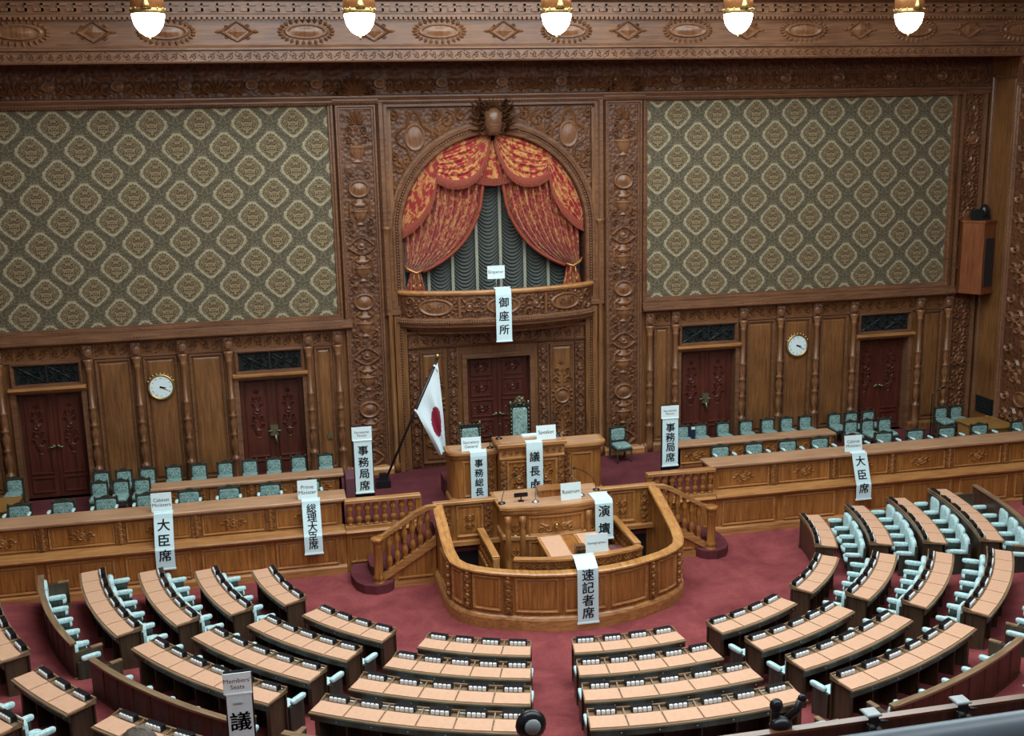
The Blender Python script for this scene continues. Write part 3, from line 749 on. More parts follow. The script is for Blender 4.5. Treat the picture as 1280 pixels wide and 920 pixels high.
for u in (-2.15, 2.15):
    for w2 in (-1, 1): curl(b, u, 4.84+w2*.13, .1, 0, w2, .05, .05)
for u in (-1.0, 1.0): b.box(u-.03, 4.6, 0, u+.03, 5.08, .05)
b.map(bm).build('balcony_carving', M['carve'], BA)
b = MB()
for i in range(90): p = bm(-bl/2+.2+(bl-.4)*i/89, 4.50, .075); b.ell(p, .022, .022, .03, 5, 3)
b.build('balcony_bead', M['carve'], BA, kind='stuff')

def zpx(x, y): return x, y
# festoon (ruched) shade with vertical pale bars
FS = thing('festoon_shade', (0, .55, 5.0), 'grey ruched festoon shade with pale vertical strips behind the red curtains', 'shade')
xb = [-2.1, -1.52, -.95, -.37, .2, .78, 1.35, 1.93, 2.2]
for i in range(len(xb)-1):
    a, c = xb[i], xb[i+1]
    def f(u, v, a=a, c=c):
        x = a+(c-a)*u; sag = .24*(1-(2*u-1)**2); z = 5.0+3.6*v-sag; r = ((v*42) % 1)
        return (x, .55-.06*math.sin(PI*r)**.8-.03*math.sin(PI*u), z)
    b = MB(); b.grid(f, 8, 290); b.build('ruched_fall', M['shade'], FS)
    b = MB(); b.box(a-.035, .44, 4.95, a+.035, .47, 8.4); b.build('sash_strip', M['sash'], FS)
# curtains
def curtain(s):
    C_ = thing('curtain', (s*1.9, .2, 5.0), ('left' if s < 0 else 'right')+' red and gold brocade curtain swept back to the '+('left' if s < 0 else 'right')+' side of the arched box', 'curtain', 'red brocade curtains of the box')
    def inner(t):
        x = -.02-1.68*(.5*t+.5*t**5); return (x, 7.7-2.12*t)
    def outer(t): return (-2.10+.02*t, 8.0-2.42*t)
    def f(u, v):
        t = 1-v; xi, zi = inner(t); xo, zo = outer(t)
        # top of the curtain follows the arch
        x = xo+(xi-xo)*u; z = zo+(zi-zo)*u
        if t < .35:
            top = 6.5+math.sqrt(max(.01, 2.12**2-x*x)); z = z+(top-z)*(1-t/.35)*(0.9)
        fold = math.sin(u*2*PI*10.5+1.3*math.sin(t*2.1)); amp = .10*(1-.25*t)
        return (-s*x if s > 0 else x, .27+amp*fold-.05*u, z)
    b = MB(); b.grid(f, 126, 30); b.build('drape', M['curtain'], C_)
    def tail(u, v):
        w0 = .12+.12*v; x = -1.86-.02*v+(u-.5)*2*w0; z = 5.58-.5*v
        return (-s*x if s > 0 else x, .2+.05*math.sin(u*2*PI*4), z)
    b = MB(); b.grid(tail, 40, 8); b.build('drape_tail', M['curtain'], C_)
    pts = [f(1, 1-(.16+.84*i/24)) for i in range(25)]
    b = MB(); b.tube(pts, .045, 6); b.build('drape_fringe', M['fringe'], C_)
    b = MB()
    p0 = (s*1.7, .12, 5.6); b.tube([(s*1.7, .1, 5.63), (s*1.86, .06, 5.57), (s*2.04, .1, 5.66), (s*2.12, .2, 5.74)], .03, 6)
    for q in (-.05, .05): b.tube([(s*1.86+q, .06, 5.55), (s*1.86+q*1.6, .04, 5.3)], .012, 5); b.ell((s*1.86+q*1.6, .04, 5.26), .03, .03, .06, 6, 4)
    b.build('tie_cord', M['copper'], C_)
curtain(-1); curtain(1)
SW = thing('swag_valance', (0, .1, 8.5), 'red and gold brocade swags with rust fringe across the top of the arch', 'valance')
def qb(P, t):
    n = len(P)-1; k = min(int(t*n), n-1); q = t*n-k
    g = lambda i: P[min(max(i, 0), n)]
    a, b_, c, d = g(k-1), g(k), g(k+1), g(k+2)
    return tuple(.5*((2*b_[j])+(-a[j]+c[j])*q+(2*a[j]-5*b_[j]+4*c[j]-d[j])*q*q+(-a[j]+3*b_[j]-3*c[j]+d[j])*q**3) for j in (0, 1))
def swag(s, a0, a1, low, nf, nm, y0=.12):
    def top(u): a = math.radians(a0+(a1-a0)*u); return (2.17*math.cos(a), 6.5+2.17*math.sin(a))
    def f(u, v):
        tx, tz = top(u); lx, lz = qb(low, u); vv = v
        x = tx+(lx-tx)*vv; z = tz+(lz-tz)*vv
        y = y0-.10*math.sin(PI*vv*.5)*math.sin(PI*min(max(u, .03), .97))+.035*math.sin(vv*2*PI*nf+u)*math.sin(PI*(.1+.8*u))
        return (s*x, y, z)
    b = MB(); b.grid(f, 26, nf*8); b.build(nm, M['swag'], SW)
    b = MB(); vs = []; n = 30
    for i in range(n+1):
        x, z = qb(low, i/n); y = y0-.11*math.sin(PI*min(max(i/n, .03), .97))-.02; vs += [(s*x, y, z+.05), (s*x, y-.02, z-.0), (s*x, y, z-.10)]
    b.add(vs, [(i*3+k, i*3+3+k, i*3+4+k, i*3+1+k) for i in range(n) for k in (0, 1)], True)
    for i in range(52):
        x, z = qb(low, i/51); y = y0-.11*math.sin(PI*min(max(i/51, .03), .97))-.03; b.box(s*x-.01, y, z-.16, s*x+.01, y+.01, z-.08)
    b.build('fringe', M['fringe'], SW)
for s in (-1, 1):
    swag(s, 91, 126, [(-.04, 8.60), (-.13, 8.25), (-.32, 7.86), (-.56, 7.66), (-.82, 7.6), (-1.08, 7.63), (-1.30, 7.74)][:], 6, 'swag')
    swag(s, 125, 181, [(-1.28, 7.98), (-1.34, 7.6), (-1.42, 7.3), (-1.62, 6.95), (-1.88, 6.68), (-2.13, 6.53)], 5, 'swag_tail', .14)
def pend(u, v):
    x = (-.42+.84*u)*(.08+.92*v); z = 8.5-.82*v-.07*math.sin(PI*u)*v; return (x, .16-.03*math.sin(u*PI*4), z)
b = MB(); b.grid(pend, 12, 10); b.build('pendant_fold', M['swag'], SW)
b = MB()
for i in range(24):
    x = -.42+.84*i/23; z = 7.68-.07*math.sin(PI*i/23); b.box(x-.014, .09, z-.12, x+.014, .13, z+.04)
b.build('fringe', M['fringe'], SW)

# ------------------------------------------------------------------ dais
DA = thing('dais', (0, -1.8, 0), 'carpeted dais with panelled oak front running across the hall before the back wall', 'dais')
b = MB()
b.box(-12.57, -3.66, -.1, 12.57, .3, .90); b.box(-2.2, -4.58, .55, 2.2, -3.66, .90)
b.build('dais_floor', M['carpet2'], DA)
SX = [4.06+1.435*i for i in range(7)]
def ff(y): return lambda u, v, h: (u, y-h, v)
for s in (-1, 1):
    a, c = sorted((s*3.97, s*12.56))
    zb = 0
    b = MB(); b.box(a, -3.70, 0, c, -3.66, .82); b.build('front_board', M['oak'], DA)
    hband('front_ledge', a, c, [(0, .80), (.05, .82), (.08, .84), (.10, .88), (.08, .92), (.0, .93), (-.25, .95), (-.25, .8)], -3.70, 'oakx', DA)
    hband('front_plinth', a, c, [(0, -.05), (.05, -.05), (.05, .14), (.03, .17), (0, .19)], -3.70, 'oakx', DA)
    for i in range(len(SX)-1):
        x0, x1 = sorted((s*(SX[i]+.07), s*(SX[i+1]-.13)))
        if abs(x1) > 12.6 or abs(x0) > 12.6: continue
        b = MB(); frame(b, x0, x1, .21, .77, .045, .03); b.map(ff(-3.70)).build('panel_frame', M['oakx'], DA)
        b = MB(); field(b, x0+.045, x1-.045, .255, .725, 0, .01, 1, .03); b.map(ff(-3.70)).build('panel', M['oak'], DA)
def counter(s, xa, xb, y0, y1, zf, zt, nm, label, cat, grp, pan, ros=True, rub=False):
    a, c = sorted((s*xa, s*xb))
    o = thing(nm, ((a+c)/2, (y0+y1)/2, zf), label, cat, grp)
    b = MB(); b.box(a+.03, y0+.05, zf, c-.03, y0+.09, zt-.05); b.box(a+.03, y0+.05, zf, a+.08, y1, zt-.05); b.box(c-.08, y0+.05, zf, c-.03, y1, zt-.05); b.box(a+.03, y1-.1, zf+.3, c-.03, y1-.05, zt-.05)
    b.build('counter_body', M['oak'], o)
    b = MB(); b.cbox(a-.02, y0-.05, zt-.05, c+.02, y1+.02, zt, .012); b.build('counter_top', M['dtop'], o)
    b = MB(); b.box(a, y0-.02, zt-.085, c, y0+.06, zt-.05); b.build('top_moulding', M['oakx'], o)
    xs_ = pan
    for i in range(len(xs_)-1):
        x0, x1 = sorted((s*(xs_[i]+.05), s*(xs_[i+1]-.17)))
        if max(abs(x0), abs(x1)) > xb: continue
        za, zb_ = zf+.08, zt-.12
        b = MB(); frame(b, x0, x1, za, zb_, .035, .03); b.map(ff(y0+.05)).build('panel_frame', M['oakx'], o)
        b = MB(); field(b, x0+.035, x1-.035, za+.035, zb_-.035, 0, .008, 1, .02); b.map(ff(y0+.05)).build('panel', M['oak'], o)
        if ros: b = MB(); rosette(b, (x0+x1)/2, (za+zb_)/2, .52, .26, .04); b.map(ff(y0+.04)).build('carved_rosette', M['carveo'], o)
        xc = s*(xs_[i+1]-.06)
        b = MB(); b.box(xc-.095, y0+.015, za-.02, xc+.095, y0+.05, zb_+.03); b.build('pier', M['pier'], o)
        cv = MB(); 
        for k in range(4): leaf(cv, xc, za+.02+k*(zb_-za)/4, PI/2, .13, .09, .03); oval(cv, xc, za+.02+k*(zb_-za)/4, .03, .025, .03, 8)
        cv.map(ff(y0+.015)).build('pier_carving', M['carveo'], o)
    return o
counter(-1, 3.93, 12.5, -3.5, -2.95, .90, 1.53, 'minister_counter', 'long panelled oak counter of the front dais row, left of the speaker', 'counter', None, SX)
counter(1, 3.93, 12.5, -3.5, -2.95, .90, 1.53, 'minister_counter', 'long panelled oak counter of the front dais row, right of the speaker', 'counter', None, SX)
P2 = [3.93+.98*i for i in range(5)]
counter(-1, 3.86, 7.88, -1.58, -1.2, .90, 1.46, 'secretariat_counter', 'shorter oak counter behind the left front dais counter', 'counter', None, P2)
counter(1, 3.9, 7.88, -1.58, -1.2, .90, 1.46, 'secretariat_counter', 'shorter oak counter behind the right front dais counter', 'counter', None, P2)
# balustrades
def bal_prof(h, r=.045):
    return [(r, 0), (r, .03*h), (r*.55, .06*h), (r*.8, .12*h), (r*1.1, .22*h), (r*.9, .34*h), (r*.45, .44*h), (r*.75, .48*h), (r*.5, .53*h), (r*.95, .66*h), (r*1.05, .76*h), (r*.6, .9*h), (r*.8, .95*h), (r*.8, h)]
mb = MB(); mb.lathe(bal_prof(.46, .068), 0, 0, 10); BALM = mb.mesh('baluster', M['oak'])
mb = MB(); mb.lathe(bal_prof(.42, .062), 0, 0, 10); BALS = mb.mesh('baluster', M['oak'])
for s in (-1, 1):
    a, c = sorted((s*2.42, s*3.96)); sd = 'left' if s < 0 else 'right'
    o = thing('balustrade', ((a+c)/2, -3.66, .9), 'short level oak balustrade on the dais edge, above the '+sd+' steps', 'balustrade')
    b = MB(); b.cbox(a, -3.74, 1.46, c, -3.56, 1.53, .012); b.build('handrail', M['oakx'], o)
    b = MB(); b.box(a, -3.75, .9, c, -3.57, .98); b.build('base_rail', M['oakx'], o)
    xe = s*2.47; b = MB(); b.box(xe-.06, -3.72, .98, xe+.06, -3.58, 1.46); b.build('end_post', M['oak'], o)
    for i in range(8):
        inst(BALM, 'baluster', o, (s*(2.64+.175*i), -3.65, .99))
    # fascia under it
    b = MB(); b.box(a, -3.70, 0, c, -3.655, .90); fr = MB(); frame(fr, a+.06, c-.06, .2, .76, .045, .03); b.put(fr, ff(-3.70)); b.build('fascia', M['oak'], o)
    hband('fascia_ledge', a, c, [(0, .78), (.05, .82), (.09, .86), (.07, .9), (0, .92)], -3.70, 'oakx', o)
# steps
def stair(s):
    sd = 'left' if s < 0 else 'right'
    o = thing('staircase', (s*3.2, -4.2, 0), 'flight of carpeted steps with a rounded bottom tread at the '+sd+' end of the pit', 'steps')
    n = 5
    for i in range(n):
        z0, z1 = .9*i/n, .9*(i+1)/n; xo = 3.72-.29*i
        if i == 0:
            pts = [(2.3, -3.70)]+[(3.72+.20*math.sin(PI*t/16)**.8, -3.70-.95*t/16*1.0) for t in range(0, 9)]
            pts = [(2.3, -3.7), (3.86, -3.7), (3.93, -4.0), (3.93, -4.35), (3.86, -4.68), (3.72, -4.90), (3.5, -5.0), (3.3, -4.97), (3.18, -4.86), (3.1, -4.64), (2.3, -4.64)]
        elif i == 1: pts = [(2.3, -3.7), (3.52, -3.7), (3.58, -4.0), (3.55, -4.4), (3.4, -4.6), (2.3, -4.6)]
        else: pts = [(2.3, -3.7), (xo, -3.7), (xo, -4.6), (2.3, -4.6)]
        pts = [(s*p[0], p[1]) for p in pts]
        b = MB(); b.prism(pts, z0 if i else -.0, z1, 'z'); b.build('tread', M['carpet2'], o)
    # stringer panel facing the hall
    ya = -4.66
    poly = [(2.28, 0), (3.36, 0), (3.36, .20), (2.28, .86)]
    b = MB(); b.prism([(s*p[0], p[1]) for p in poly], ya-.04, ya, 'y'); b.build('stringer_panel', M['oak'], o)
    b = MB(); b.prism([(s*p[0], p[1]) for p in [(2.28, .80), (3.40, .12), (3.40, .26), (2.28, .98)]], ya-.09, ya+.03, 'y'); b.build('stringer_moulding', M['oakx'], o)
    b = MB(); b.box(min(s*2.28, s*3.3), ya-.07, 0, max(s*2.28, s*3.3), ya-.04, .12); b.prism([(s*p[0], p[1]) for p in [(2.36, .17), (3.05, .17), (3.05, .2), (2.36, .2)]], ya-.07, ya-.04, 'y'); b.build('stringer_plinth', M['oakx'], o)
    r = thing('stair_railing', (s*2.9, ya, .3), 'sloping oak railing of turned balusters on the '+sd+' steps', 'railing')
    tx0, tx1, tz0, tz1 = 3.33, 2.3, 1.06, 1.56
    b = MB(); pr = [(tx0+.1, tz0-.06), (tx0, tz0-.05), (2.62, 1.44), (2.42, 1.53), (2.26, 1.55), (2.26, 1.61), (2.44, 1.60), (2.66, 1.51), (tx0, tz0+.03), (tx0+.1, tz0+.0)]
    b.prism([(s*p[0], p[1]) for p in pr], ya-.09, ya+.05, 'y'); b.build('handrail', M['oakx'], r)
    for i in range(6):
        x = 3.2-.155*i; zb = .27+(3.40-x)*.645-.03; zt_ = 1.04+(3.33-x)*.54; me = BALS
        bo = inst(me, 'baluster', r, (s*x, ya-.02, zb)); bo.scale = (1, 1, (zt_-zb)/.42)
    b = MB(); b.lathe([(.12, 0), (.12, .18), (.10, .2), (.095, .24), (.11, .27), (.10, .3), (.085, .34), (.085, .9), (.10, .93), (.09, .97), (.11, 1.0), (.135, 1.04), (.135, 1.08), (.10, 1.10)], s*3.43, -4.80, 18)
    b.build('newel_post', M['oak'], r)
    return o
stair(-1); stair(1)

# ------------------------------------------------------------------ stenographers' pit (curved enclosure)
EN = thing('pit_enclosure', (0, -7.0, 0), 'curved panelled oak enclosure wall around the stenographers pit', 'enclosure')
half = [(0, -7.42), (.45, -7.39), (.9, -7.29), (1.33, -7.12), (1.62, -6.98), (1.88, -6.80), (2.08, -6.58), (2.2, -6.3), (2.25, -6.0), (2.26, -5.6), (2.26, -5.1), (2.26, -4.62)]
outl = [(-x, y) for x, y in half[::-1]]+half[1:]
def ztop(p):
    if p[1] < -6.25: return 1.06
    t = (p[1]+6.25)/1.65; return 1.06+.54*min(1, t)
def wallsweep(bb, prof, useoff=True):
    n = len(outl); vs = []
    for i, p in enumerate(outl):
        a, c = outl[max(i-1, 0)], outl[min(i+1, n-1)]; t = Vector((c[0]-a[0], c[1]-a[1])).normalized(); nn = Vector((-t.y, t.x))*-1
        nn = Vector((t.y, -t.x)); 
        for o_, z, top in prof: vs.append((p[0]+nn.x*o_, p[1]+nn.y*o_, z+(ztop(p) if top else 0)))
    m = len(prof); bb.add(vs, [(i*m+j, (i+1)*m+j, (i+1)*m+j+1, i*m+j+1) for i in range(n-1) for j in range(m-1)]+[tuple(range(m)), tuple((n-1)*m+j for j in range(m))])
# outward normal check: path runs left to right through the front (negative y), right-hand normal points outward (-y)
b = MB(); wallsweep(b, [(-.10, 0, 0), (.0, 0, 0), (.0, -.06, 1), (-.10, -.06, 1)]); b.build('pit_wall', M['oak'], EN)
b = MB(); wallsweep(b, [(-.15, -.06, 1), (.03, -.06, 1), (.06, -.03, 1), (.06, -.0, 1), (.03, .02, 1), (-.13, .02, 1), (-.15, 0, 1), (-.15, -.06, 1)]); b.build('pit_coping', M['oaky'], EN)
b = MB(); wallsweep(b, [(0, 0, 0), (.07, 0, 0), (.07, .20, 0), (.05, .24, 0), (.02, .26, 0), (0, .27, 0)]); b.build('pit_plinth', M['oakx'], EN)
em, el = arcmap(outl)
SEG = [-2.72, -1.99, -1.38, .0]
def epan(u0, u1, top=.98):
    n = 5; b = MB(); frame(b, u0, u1, .33, top, .05, .035, n); b.map(em).build('panel_frame', M['oakx'], EN)
    b = MB(); field(b, u0+.05, u1-.05, .38, top-.05, 0, .012, n, .03); b.map(em).build('panel', M['oak'], EN)
def epil(u, w=.08):
    b = MB(); b.grid(lambda a, c: (u-w+2*w*a, .29+.70*c, .03), 2, 1, False); b.grid(lambda a, c: (u-w, .29+.70*c, .03*a), 1, 1); b.grid(lambda a, c: (u+w, .29+.70*c, .03*a), 1, 1)
    b.map(em).build('pier', M['pier'], EN)
    b = MB()
    for k in range(4): oval(b, u, .38+.17*k, .04, .05, .05, 10); leaf(b, u, .42+.17*k, PI/2, .1, .08, .04)
    b.map(lambda p, q, h: em(p, q, h+.03)).build('pier_carving', M['carveo'], EN)
for u0, u1 in ((-1.26, -.48), (-.39, .39), (.48, 1.26), (-2.06, -1.52), (1.52, 2.06), (-2.62, -2.28), (2.28, 2.62), (-3.6, -2.95), (3.6, 2.95)):
    epan(*sorted((u0, u1)))
for u in (-1.39, 1.39, -2.17, 2.17, -2.78, 2.78): epil(u)
# rear screen of the pit between the stairs, below the speaker's platform
RS = thing('pit_screen', (0, -4.6, 0), 'panelled oak screen wall behind the pit, joined to both sides of the rostrum', 'screen')
b = MB(); b.box(-2.26, -4.60, .78, 2.26, -4.54, 1.56); b.box(-2.26, -4.6, 0, -2.1, -4.54, .8); b.box(2.1, -4.6, 0, 2.26, -4.54, .8); b.box(-1.42, -4.6, 0, 1.42, -4.54, .8); b.build('screen_wall', M['oak'], RS)
b = MB(); b.cbox(-2.30, -4.66, 1.56, 2.30, -4.50, 1.62); b.build('screen_rail', M['oakx'], RS)
b = MB(); b.box(-2.2, -4.72, .72, 2.2, -4.60, .80); b.build('screen_ledge', M['oakx'], RS)
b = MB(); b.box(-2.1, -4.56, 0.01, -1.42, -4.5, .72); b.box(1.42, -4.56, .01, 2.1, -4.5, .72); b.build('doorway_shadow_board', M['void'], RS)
for s in (-1, 1):
    a, c = sorted((s*1.3, s*1.85)); b = MB(); frame(b, a, c, .86, 1.52, .05, .035); b.map(ff(-4.60)).build('panel_frame', M['oakx'], RS)
    b = MB(); field(b, a+.05, c-.05, .91, 1.47, 0, .01); b.map(ff(-4.60)).build('panel', M['oak'], RS)
    b = MB(); x = (a+c)/2; rosette(b, x, 1.26, .26, .18, .03); rosette(b, x, 1.09, .22, .14, .03); b.map(ff(-4.61)).build('carved_rosette', M['carveo'], RS)
    for xx in (s*2.05, s*1.2):
        b = MB(); b.box(xx-.08, -4.63, .82, xx+.08, -4.6, 1.56)
        cv = MB()
        for k in range(4): leaf(cv, xx, .88+.16*k, PI/2, .13, .08, .03)
        b.put(cv, ff(-4.63)); b.build('pier', M['pier'], RS)
b = MB(); b.box(-2.2, -7.2, -.02, 2.2, -4.6, .02); PF = b
b = MB(); b.prism([(p[0]*.95, p[1]*.985) for p in outl], .012, .03, 'z'); o = b.build('pit_floor', M['carpet2'], EN)
# low rails with small balusters inside the pit
for s in (-1, 1):
    x = s*1.37; o = thing('pit_rail', (x, -5.4, 0), 'low baluster rail inside the pit on its '+('left' if s < 0 else 'right')+' side', 'railing')
    b = MB(); b.cbox(x-.07, -6.2, .96, x+.07, -4.63, 1.03); b.build('handrail', M['oaky'], o)
    b = MB(); b.box(x-.06, -6.2, .5, x+.06, -4.63, .57); b.box(x-.03, -6.2, .03, x+.03, -4.63, .5); b.box(x-.06, -6.22, .03, x+.06, -6.1, .98); b.build('base_board', M['oaky'], o)
    for i in range(9): q = inst(BALS, 'baluster', o, (x, -6.02+.16*i, .57)); q.scale = (.8, .8, .92)
# raised carved shelf on the front coping
o = thing('front_shelf', (0, -7.15, 1.06), 'long low carved shelf board standing on the front of the pit wall', 'shelf')
sp = [(x, y+.2) for x, y in [(-1.2, -7.18), (-.9, -7.29), (-.45, -7.39), (0, -7.42), (.45, -7.39), (.9, -7.29), (1.2, -7.18)]]
b = MB(); b.sweep([(-.06, 1.03), (.0, 1.03), (.0, 1.22), (-.06, 1.22)], sp); b.build('shelf_face', M['pier'], o)
b = MB(); b.sweep([(-.12, 1.22), (.03, 1.22), (.03, 1.26), (-.12, 1.26)], sp); b.build('shelf_top', M['oakx'], o)
sm_, sl = arcmap(sp); b = MB(); rinceau(b, -1.15, 1.15, 1.14, .12, .025); b.map(sm_).build('shelf_carving', M['carveo'], o)
# stenographers' double desk
o = thing('stenographer_desk', (.2, -5.95, .03), 'double slanted tan-topped writing desk inside the pit below the rostrum', 'desk')
def slab(bb, x0, x1, y0, y1, za, zb_, t):
    bb.add([(x0, y0, za-t), (x1, y0, za-t), (x1, y1, zb_-t), (x0, y1, zb_-t), (x0, y0, za), (x1, y0, za), (x1, y1, zb_), (x0, y1, zb_)], [(3, 2, 1, 0), (4, 5, 6, 7), (0, 1, 5, 4), (1, 2, 6, 5), (2, 3, 7, 6), (3, 0, 4, 7)])
for x0, x1 in ((-.42, .06), (.30, .78)):
    b = MB(); slab(b, x0, x1, -6.48, -5.46, .98, 1.04, .05); b.build('desk_leaf', M['oaky'], o)
    b = MB(); slab(b, x0+.05, x1-.03, -6.42, -5.5, .993, 1.05, .01); b.build('writing_pad', M['pad'], o)
b = MB(); slab(b, .06, .30, -6.48, -5.46, .96, 1.02, .05); b.box(.1, -6.3, .03, .26, -5.6, .95); b.box(-.40, -6.0, .03, -.34, -5.7, .95); b.box(.70, -6.0, .03, .76, -5.7, .95); b.build('desk_frame', M['oak'], o)
b = MB(); b.box(.10, -6.44, .98, .28, -6.3, 1.16); cv = MB(); rosette(cv, .19, 1.07, .2, .12, .02); b.put(cv, ff(-6.44)); b.build('carved_box', M['carve'], o)
for x, y, w_ in ((-.72, -6.0, 'left'), (1.02, -5.85, 'right')):
    q = thing('stool', (x, y, .03), 'round maroon leather stool at the '+w_+' end of the stenographers desk', 'stool')
    b = MB(); b.lathe([(.0, .74), (.17, .75), (.19, .78), (.18, .82), (.0, .84)], x, y, 18); b.build('seat', M['stool'], q)
    b = MB(); b.lathe([(.16, .03), (.15, .05), (.03, .07), (.025, .74), (.08, .75)], x, y, 12); b.build('pedestal', M['dark'], q)

# ------------------------------------------------------------------ rostrum
RO = thing('rostrum', (0, -5.0, .03), 'bow-fronted carved oak rostrum with a tan top, standing over the pit', 'rostrum')
fr_ = [(-1.0, -4.6), (-1.0, -5.18), (-.9, -5.24), (-.45, -5.33), (0, -5.36), (.45, -5.33), (.9, -5.24), (1.0, -5.18), (1.0, -4.6)]
b = MB(); b.prism(fr_+[(1.0, -4.3), (-1.0, -4.3)], .03, 1.5, 'z'); b.build('rostrum_body', M['oak'], RO)
tp = [(p[0]*1.09, p[1]-.06 if p[1] < -4.7 else p[1]) for p in fr_]+[(1.09, -4.22), (-1.09, -4.22)]
b = MB(); b.prism(tp, 1.56, 1.615, 'z'); b.build('rostrum_top', M['oakx'], RO)
b = MB(); b.prism([(p[0]*.95, p[1]+(.05 if p[1] < -4.7 else -.03)) for p in tp], 1.612, 1.622, 'z'); b.build('top_inlay', M['dtop'], RO)
b = MB(); b.sweep([(.0, 1.44), (.03, 1.46), (.05, 1.5), (.05, 1.56), (0, 1.56)], fr_); b.sweep([(0, .95), (.04, .95), (.04, 1.02), (0, 1.05)], fr_); b.build('rostrum_moulding', M['oakx'], RO)
rm, rl = arcmap(fr_)
b = MB(); frame(b, -.55, .55, 1.02, 1.42, .05, .03, 6); b.map(rm).build('panel_frame', M['oakx'], RO)
b = MB(); frame(b, -.55, .55, .2, .92, .05, .03, 6); b.map(rm).build('panel_frame', M['oakx'], RO)
b = MB(); oval(b, .0, 1.2, .07, .09, .05, 14)
for s in (-1, 1): curl(b, s*.16, 1.17, .08, 0, s, .05, .03); curl(b, s*.3, 1.14, .06, 0, -s, .04, .03); leaf(b, s*.08, 1.14, PI/2-s*1.1, .3, .08, .03)
b.map(rm).build('rostrum_carving', M['carveo'], RO)
b = MB(); b.ell((0, -5.40, 1.2), .045, .03, .06, 10, 6); b.build('brass_boss', M['brass'], RO)
for x in (-.93, -.66, .66, .93):
    b = MB(); b.lathe([(.07, .05), (.07, .2), (.05, .24), (.065, .5), (.045, .6), (.06, .64), (.06, 1.15), (.04, 1.2), (.07, 1.3), (.07, 1.44)], x, -5.30 if abs(x) < .8 else -5.24, 12); b.build('rostrum_column', M['carveo'], RO)
for s in (-1, 1):
    b = MB(); candel(b, s*.8, .95, .16, .4, .03); candel(b, s*.8, .4, .16, .45, .03); b.map(rm).build('rostrum_carving', M['carveo'], RO)

# ------------------------------------------------------------------ speaker's podium with wings
SPK = thing('speaker_podium', (0, -2.9, .9), 'tall carved oak speaker podium with lower rounded wings on both sides', 'podium')
def rr(x0, x1, yf, yb, r, s):  # wing plan with rounded outer front corner
    pts = [(s*x0, yb), (s*x0, yf)]
    for i in range(7): a = PI/2*i/6; pts.append((s*(x1-r+r*math.sin(a)), yf+r-r*math.cos(a)))
    return pts+[(s*x1, yb)]
for s in (-1, 1):
    p = rr(.70, 1.66, -3.0, -2.3, .22, s); b = MB(); b.prism(p, .9, 2.06, 'z'); b.build('wing_body', M['oak'], SPK)
    p = rr(.68, 1.74, -3.1, -2.4, .26, s); b = MB(); b.prism(p, 2.075, 2.125, 'z'); b.build('wing_top', M['oakx'], SPK)
    p = rr(.72, 1.66, -3.02, -2.45, .2, s); b = MB(); b.prism(p, 2.122, 2.132, 'z'); b.build('top_inlay', M['dtop'], SPK)
    wp = [q for q in rr(.70, 1.66, -3.0, -2.3, .22, s)][1:]
    if s < 0: wp = wp[::-1]
    b = MB(); b.sweep([(0, 1.96), (.03, 1.98), (.05, 2.03), (.05, 2.075), (0, 2.075)], wp); b.build('wing_moulding', M['oakx'], SPK); b = MB(); b.sweep([(0, .9), (.04, .9), (.04, 1.05), (.02, 1.08), (0, 1.1)], wp); b.build('wing_plinth', M['oakx'], SPK)
    a, c = sorted((s*.95, s*1.42)); b = MB(); frame(b, a, c, 1.14, 1.92, .04, .03); b.map(ff(-3.0)).build('panel_frame', M['oakx'], SPK)
    b = MB(); b.box(s*.82-.08, -3.03, 1.1, s*.82+.08, -3.0, 1.98); cv = MB()
    for k in range(5): oval(cv, s*.82, 1.22+.16*k, .04, .05, .03, 10); leaf(cv, s*.82, 1.27+.16*k, PI/2, .1, .07, .03)
    b.put(cv, ff(-3.03)); b.build('wing_pier', M['pier'], SPK)
b = MB(); b.box(-.68, -3.34, .9, .68, -2.5, 2.25); b.build('podium_body', M['oak'], SPK)
b = MB(); b.cbox(-.74, -3.44, 2.27, .74, -2.73, 2.34); b.build('podium_top', M['oakx'], SPK)
b = MB(); b.box(-.66, -3.34, 2.336, .66, -2.8, 2.347); b.build('top_inlay', M['dtop'], SPK)
hband('podium_moulding', -.70, .70, [(0, 1.98), (.04, 2.0), (.04, 2.03), (.006, 2.05), (.006, 2.2), (.05, 2.22), (.07, 2.27), (0, 2.27)], -3.34, 'oakx', SPK)
b = MB(); rinceau(b, -.66, .66, 2.125, .12, .03); b.map(ff(-3.346)).build('podium_frieze', M['carveo'], SPK)
for a, c in ((-.55, -.02), (.02, .55)):
    b = MB(); frame(b, a, c, 1.12, 1.95, .05, .035); b.map(ff(-3.34)).build('panel_frame', M['oakx'], SPK)
    b = MB(); x = (a+c)/2; candel(b, x, 1.2, .34, .35, .04); oval(b, x, 1.55, .09, .08, .05, 12); candel(b, x, 1.6, .34, .3, .04); urn(b, x, 1.2, .2, .2, .04)
    b.map(ff(-3.35)).build('podium_carving', M['carveo'], SPK)
for s in (-1, 1):
    b = MB(); b.box(s*.62-.06, -3.37, 1.1, s*.62+.06, -3.34, 1.98); cv = MB()
    for k in range(6): leaf(cv, s*.62, 1.14+.14*k, PI/2, .12, .07, .03)
    b.put(cv, ff(-3.37)); b.build('podium_pier', M['pier'], SPK)
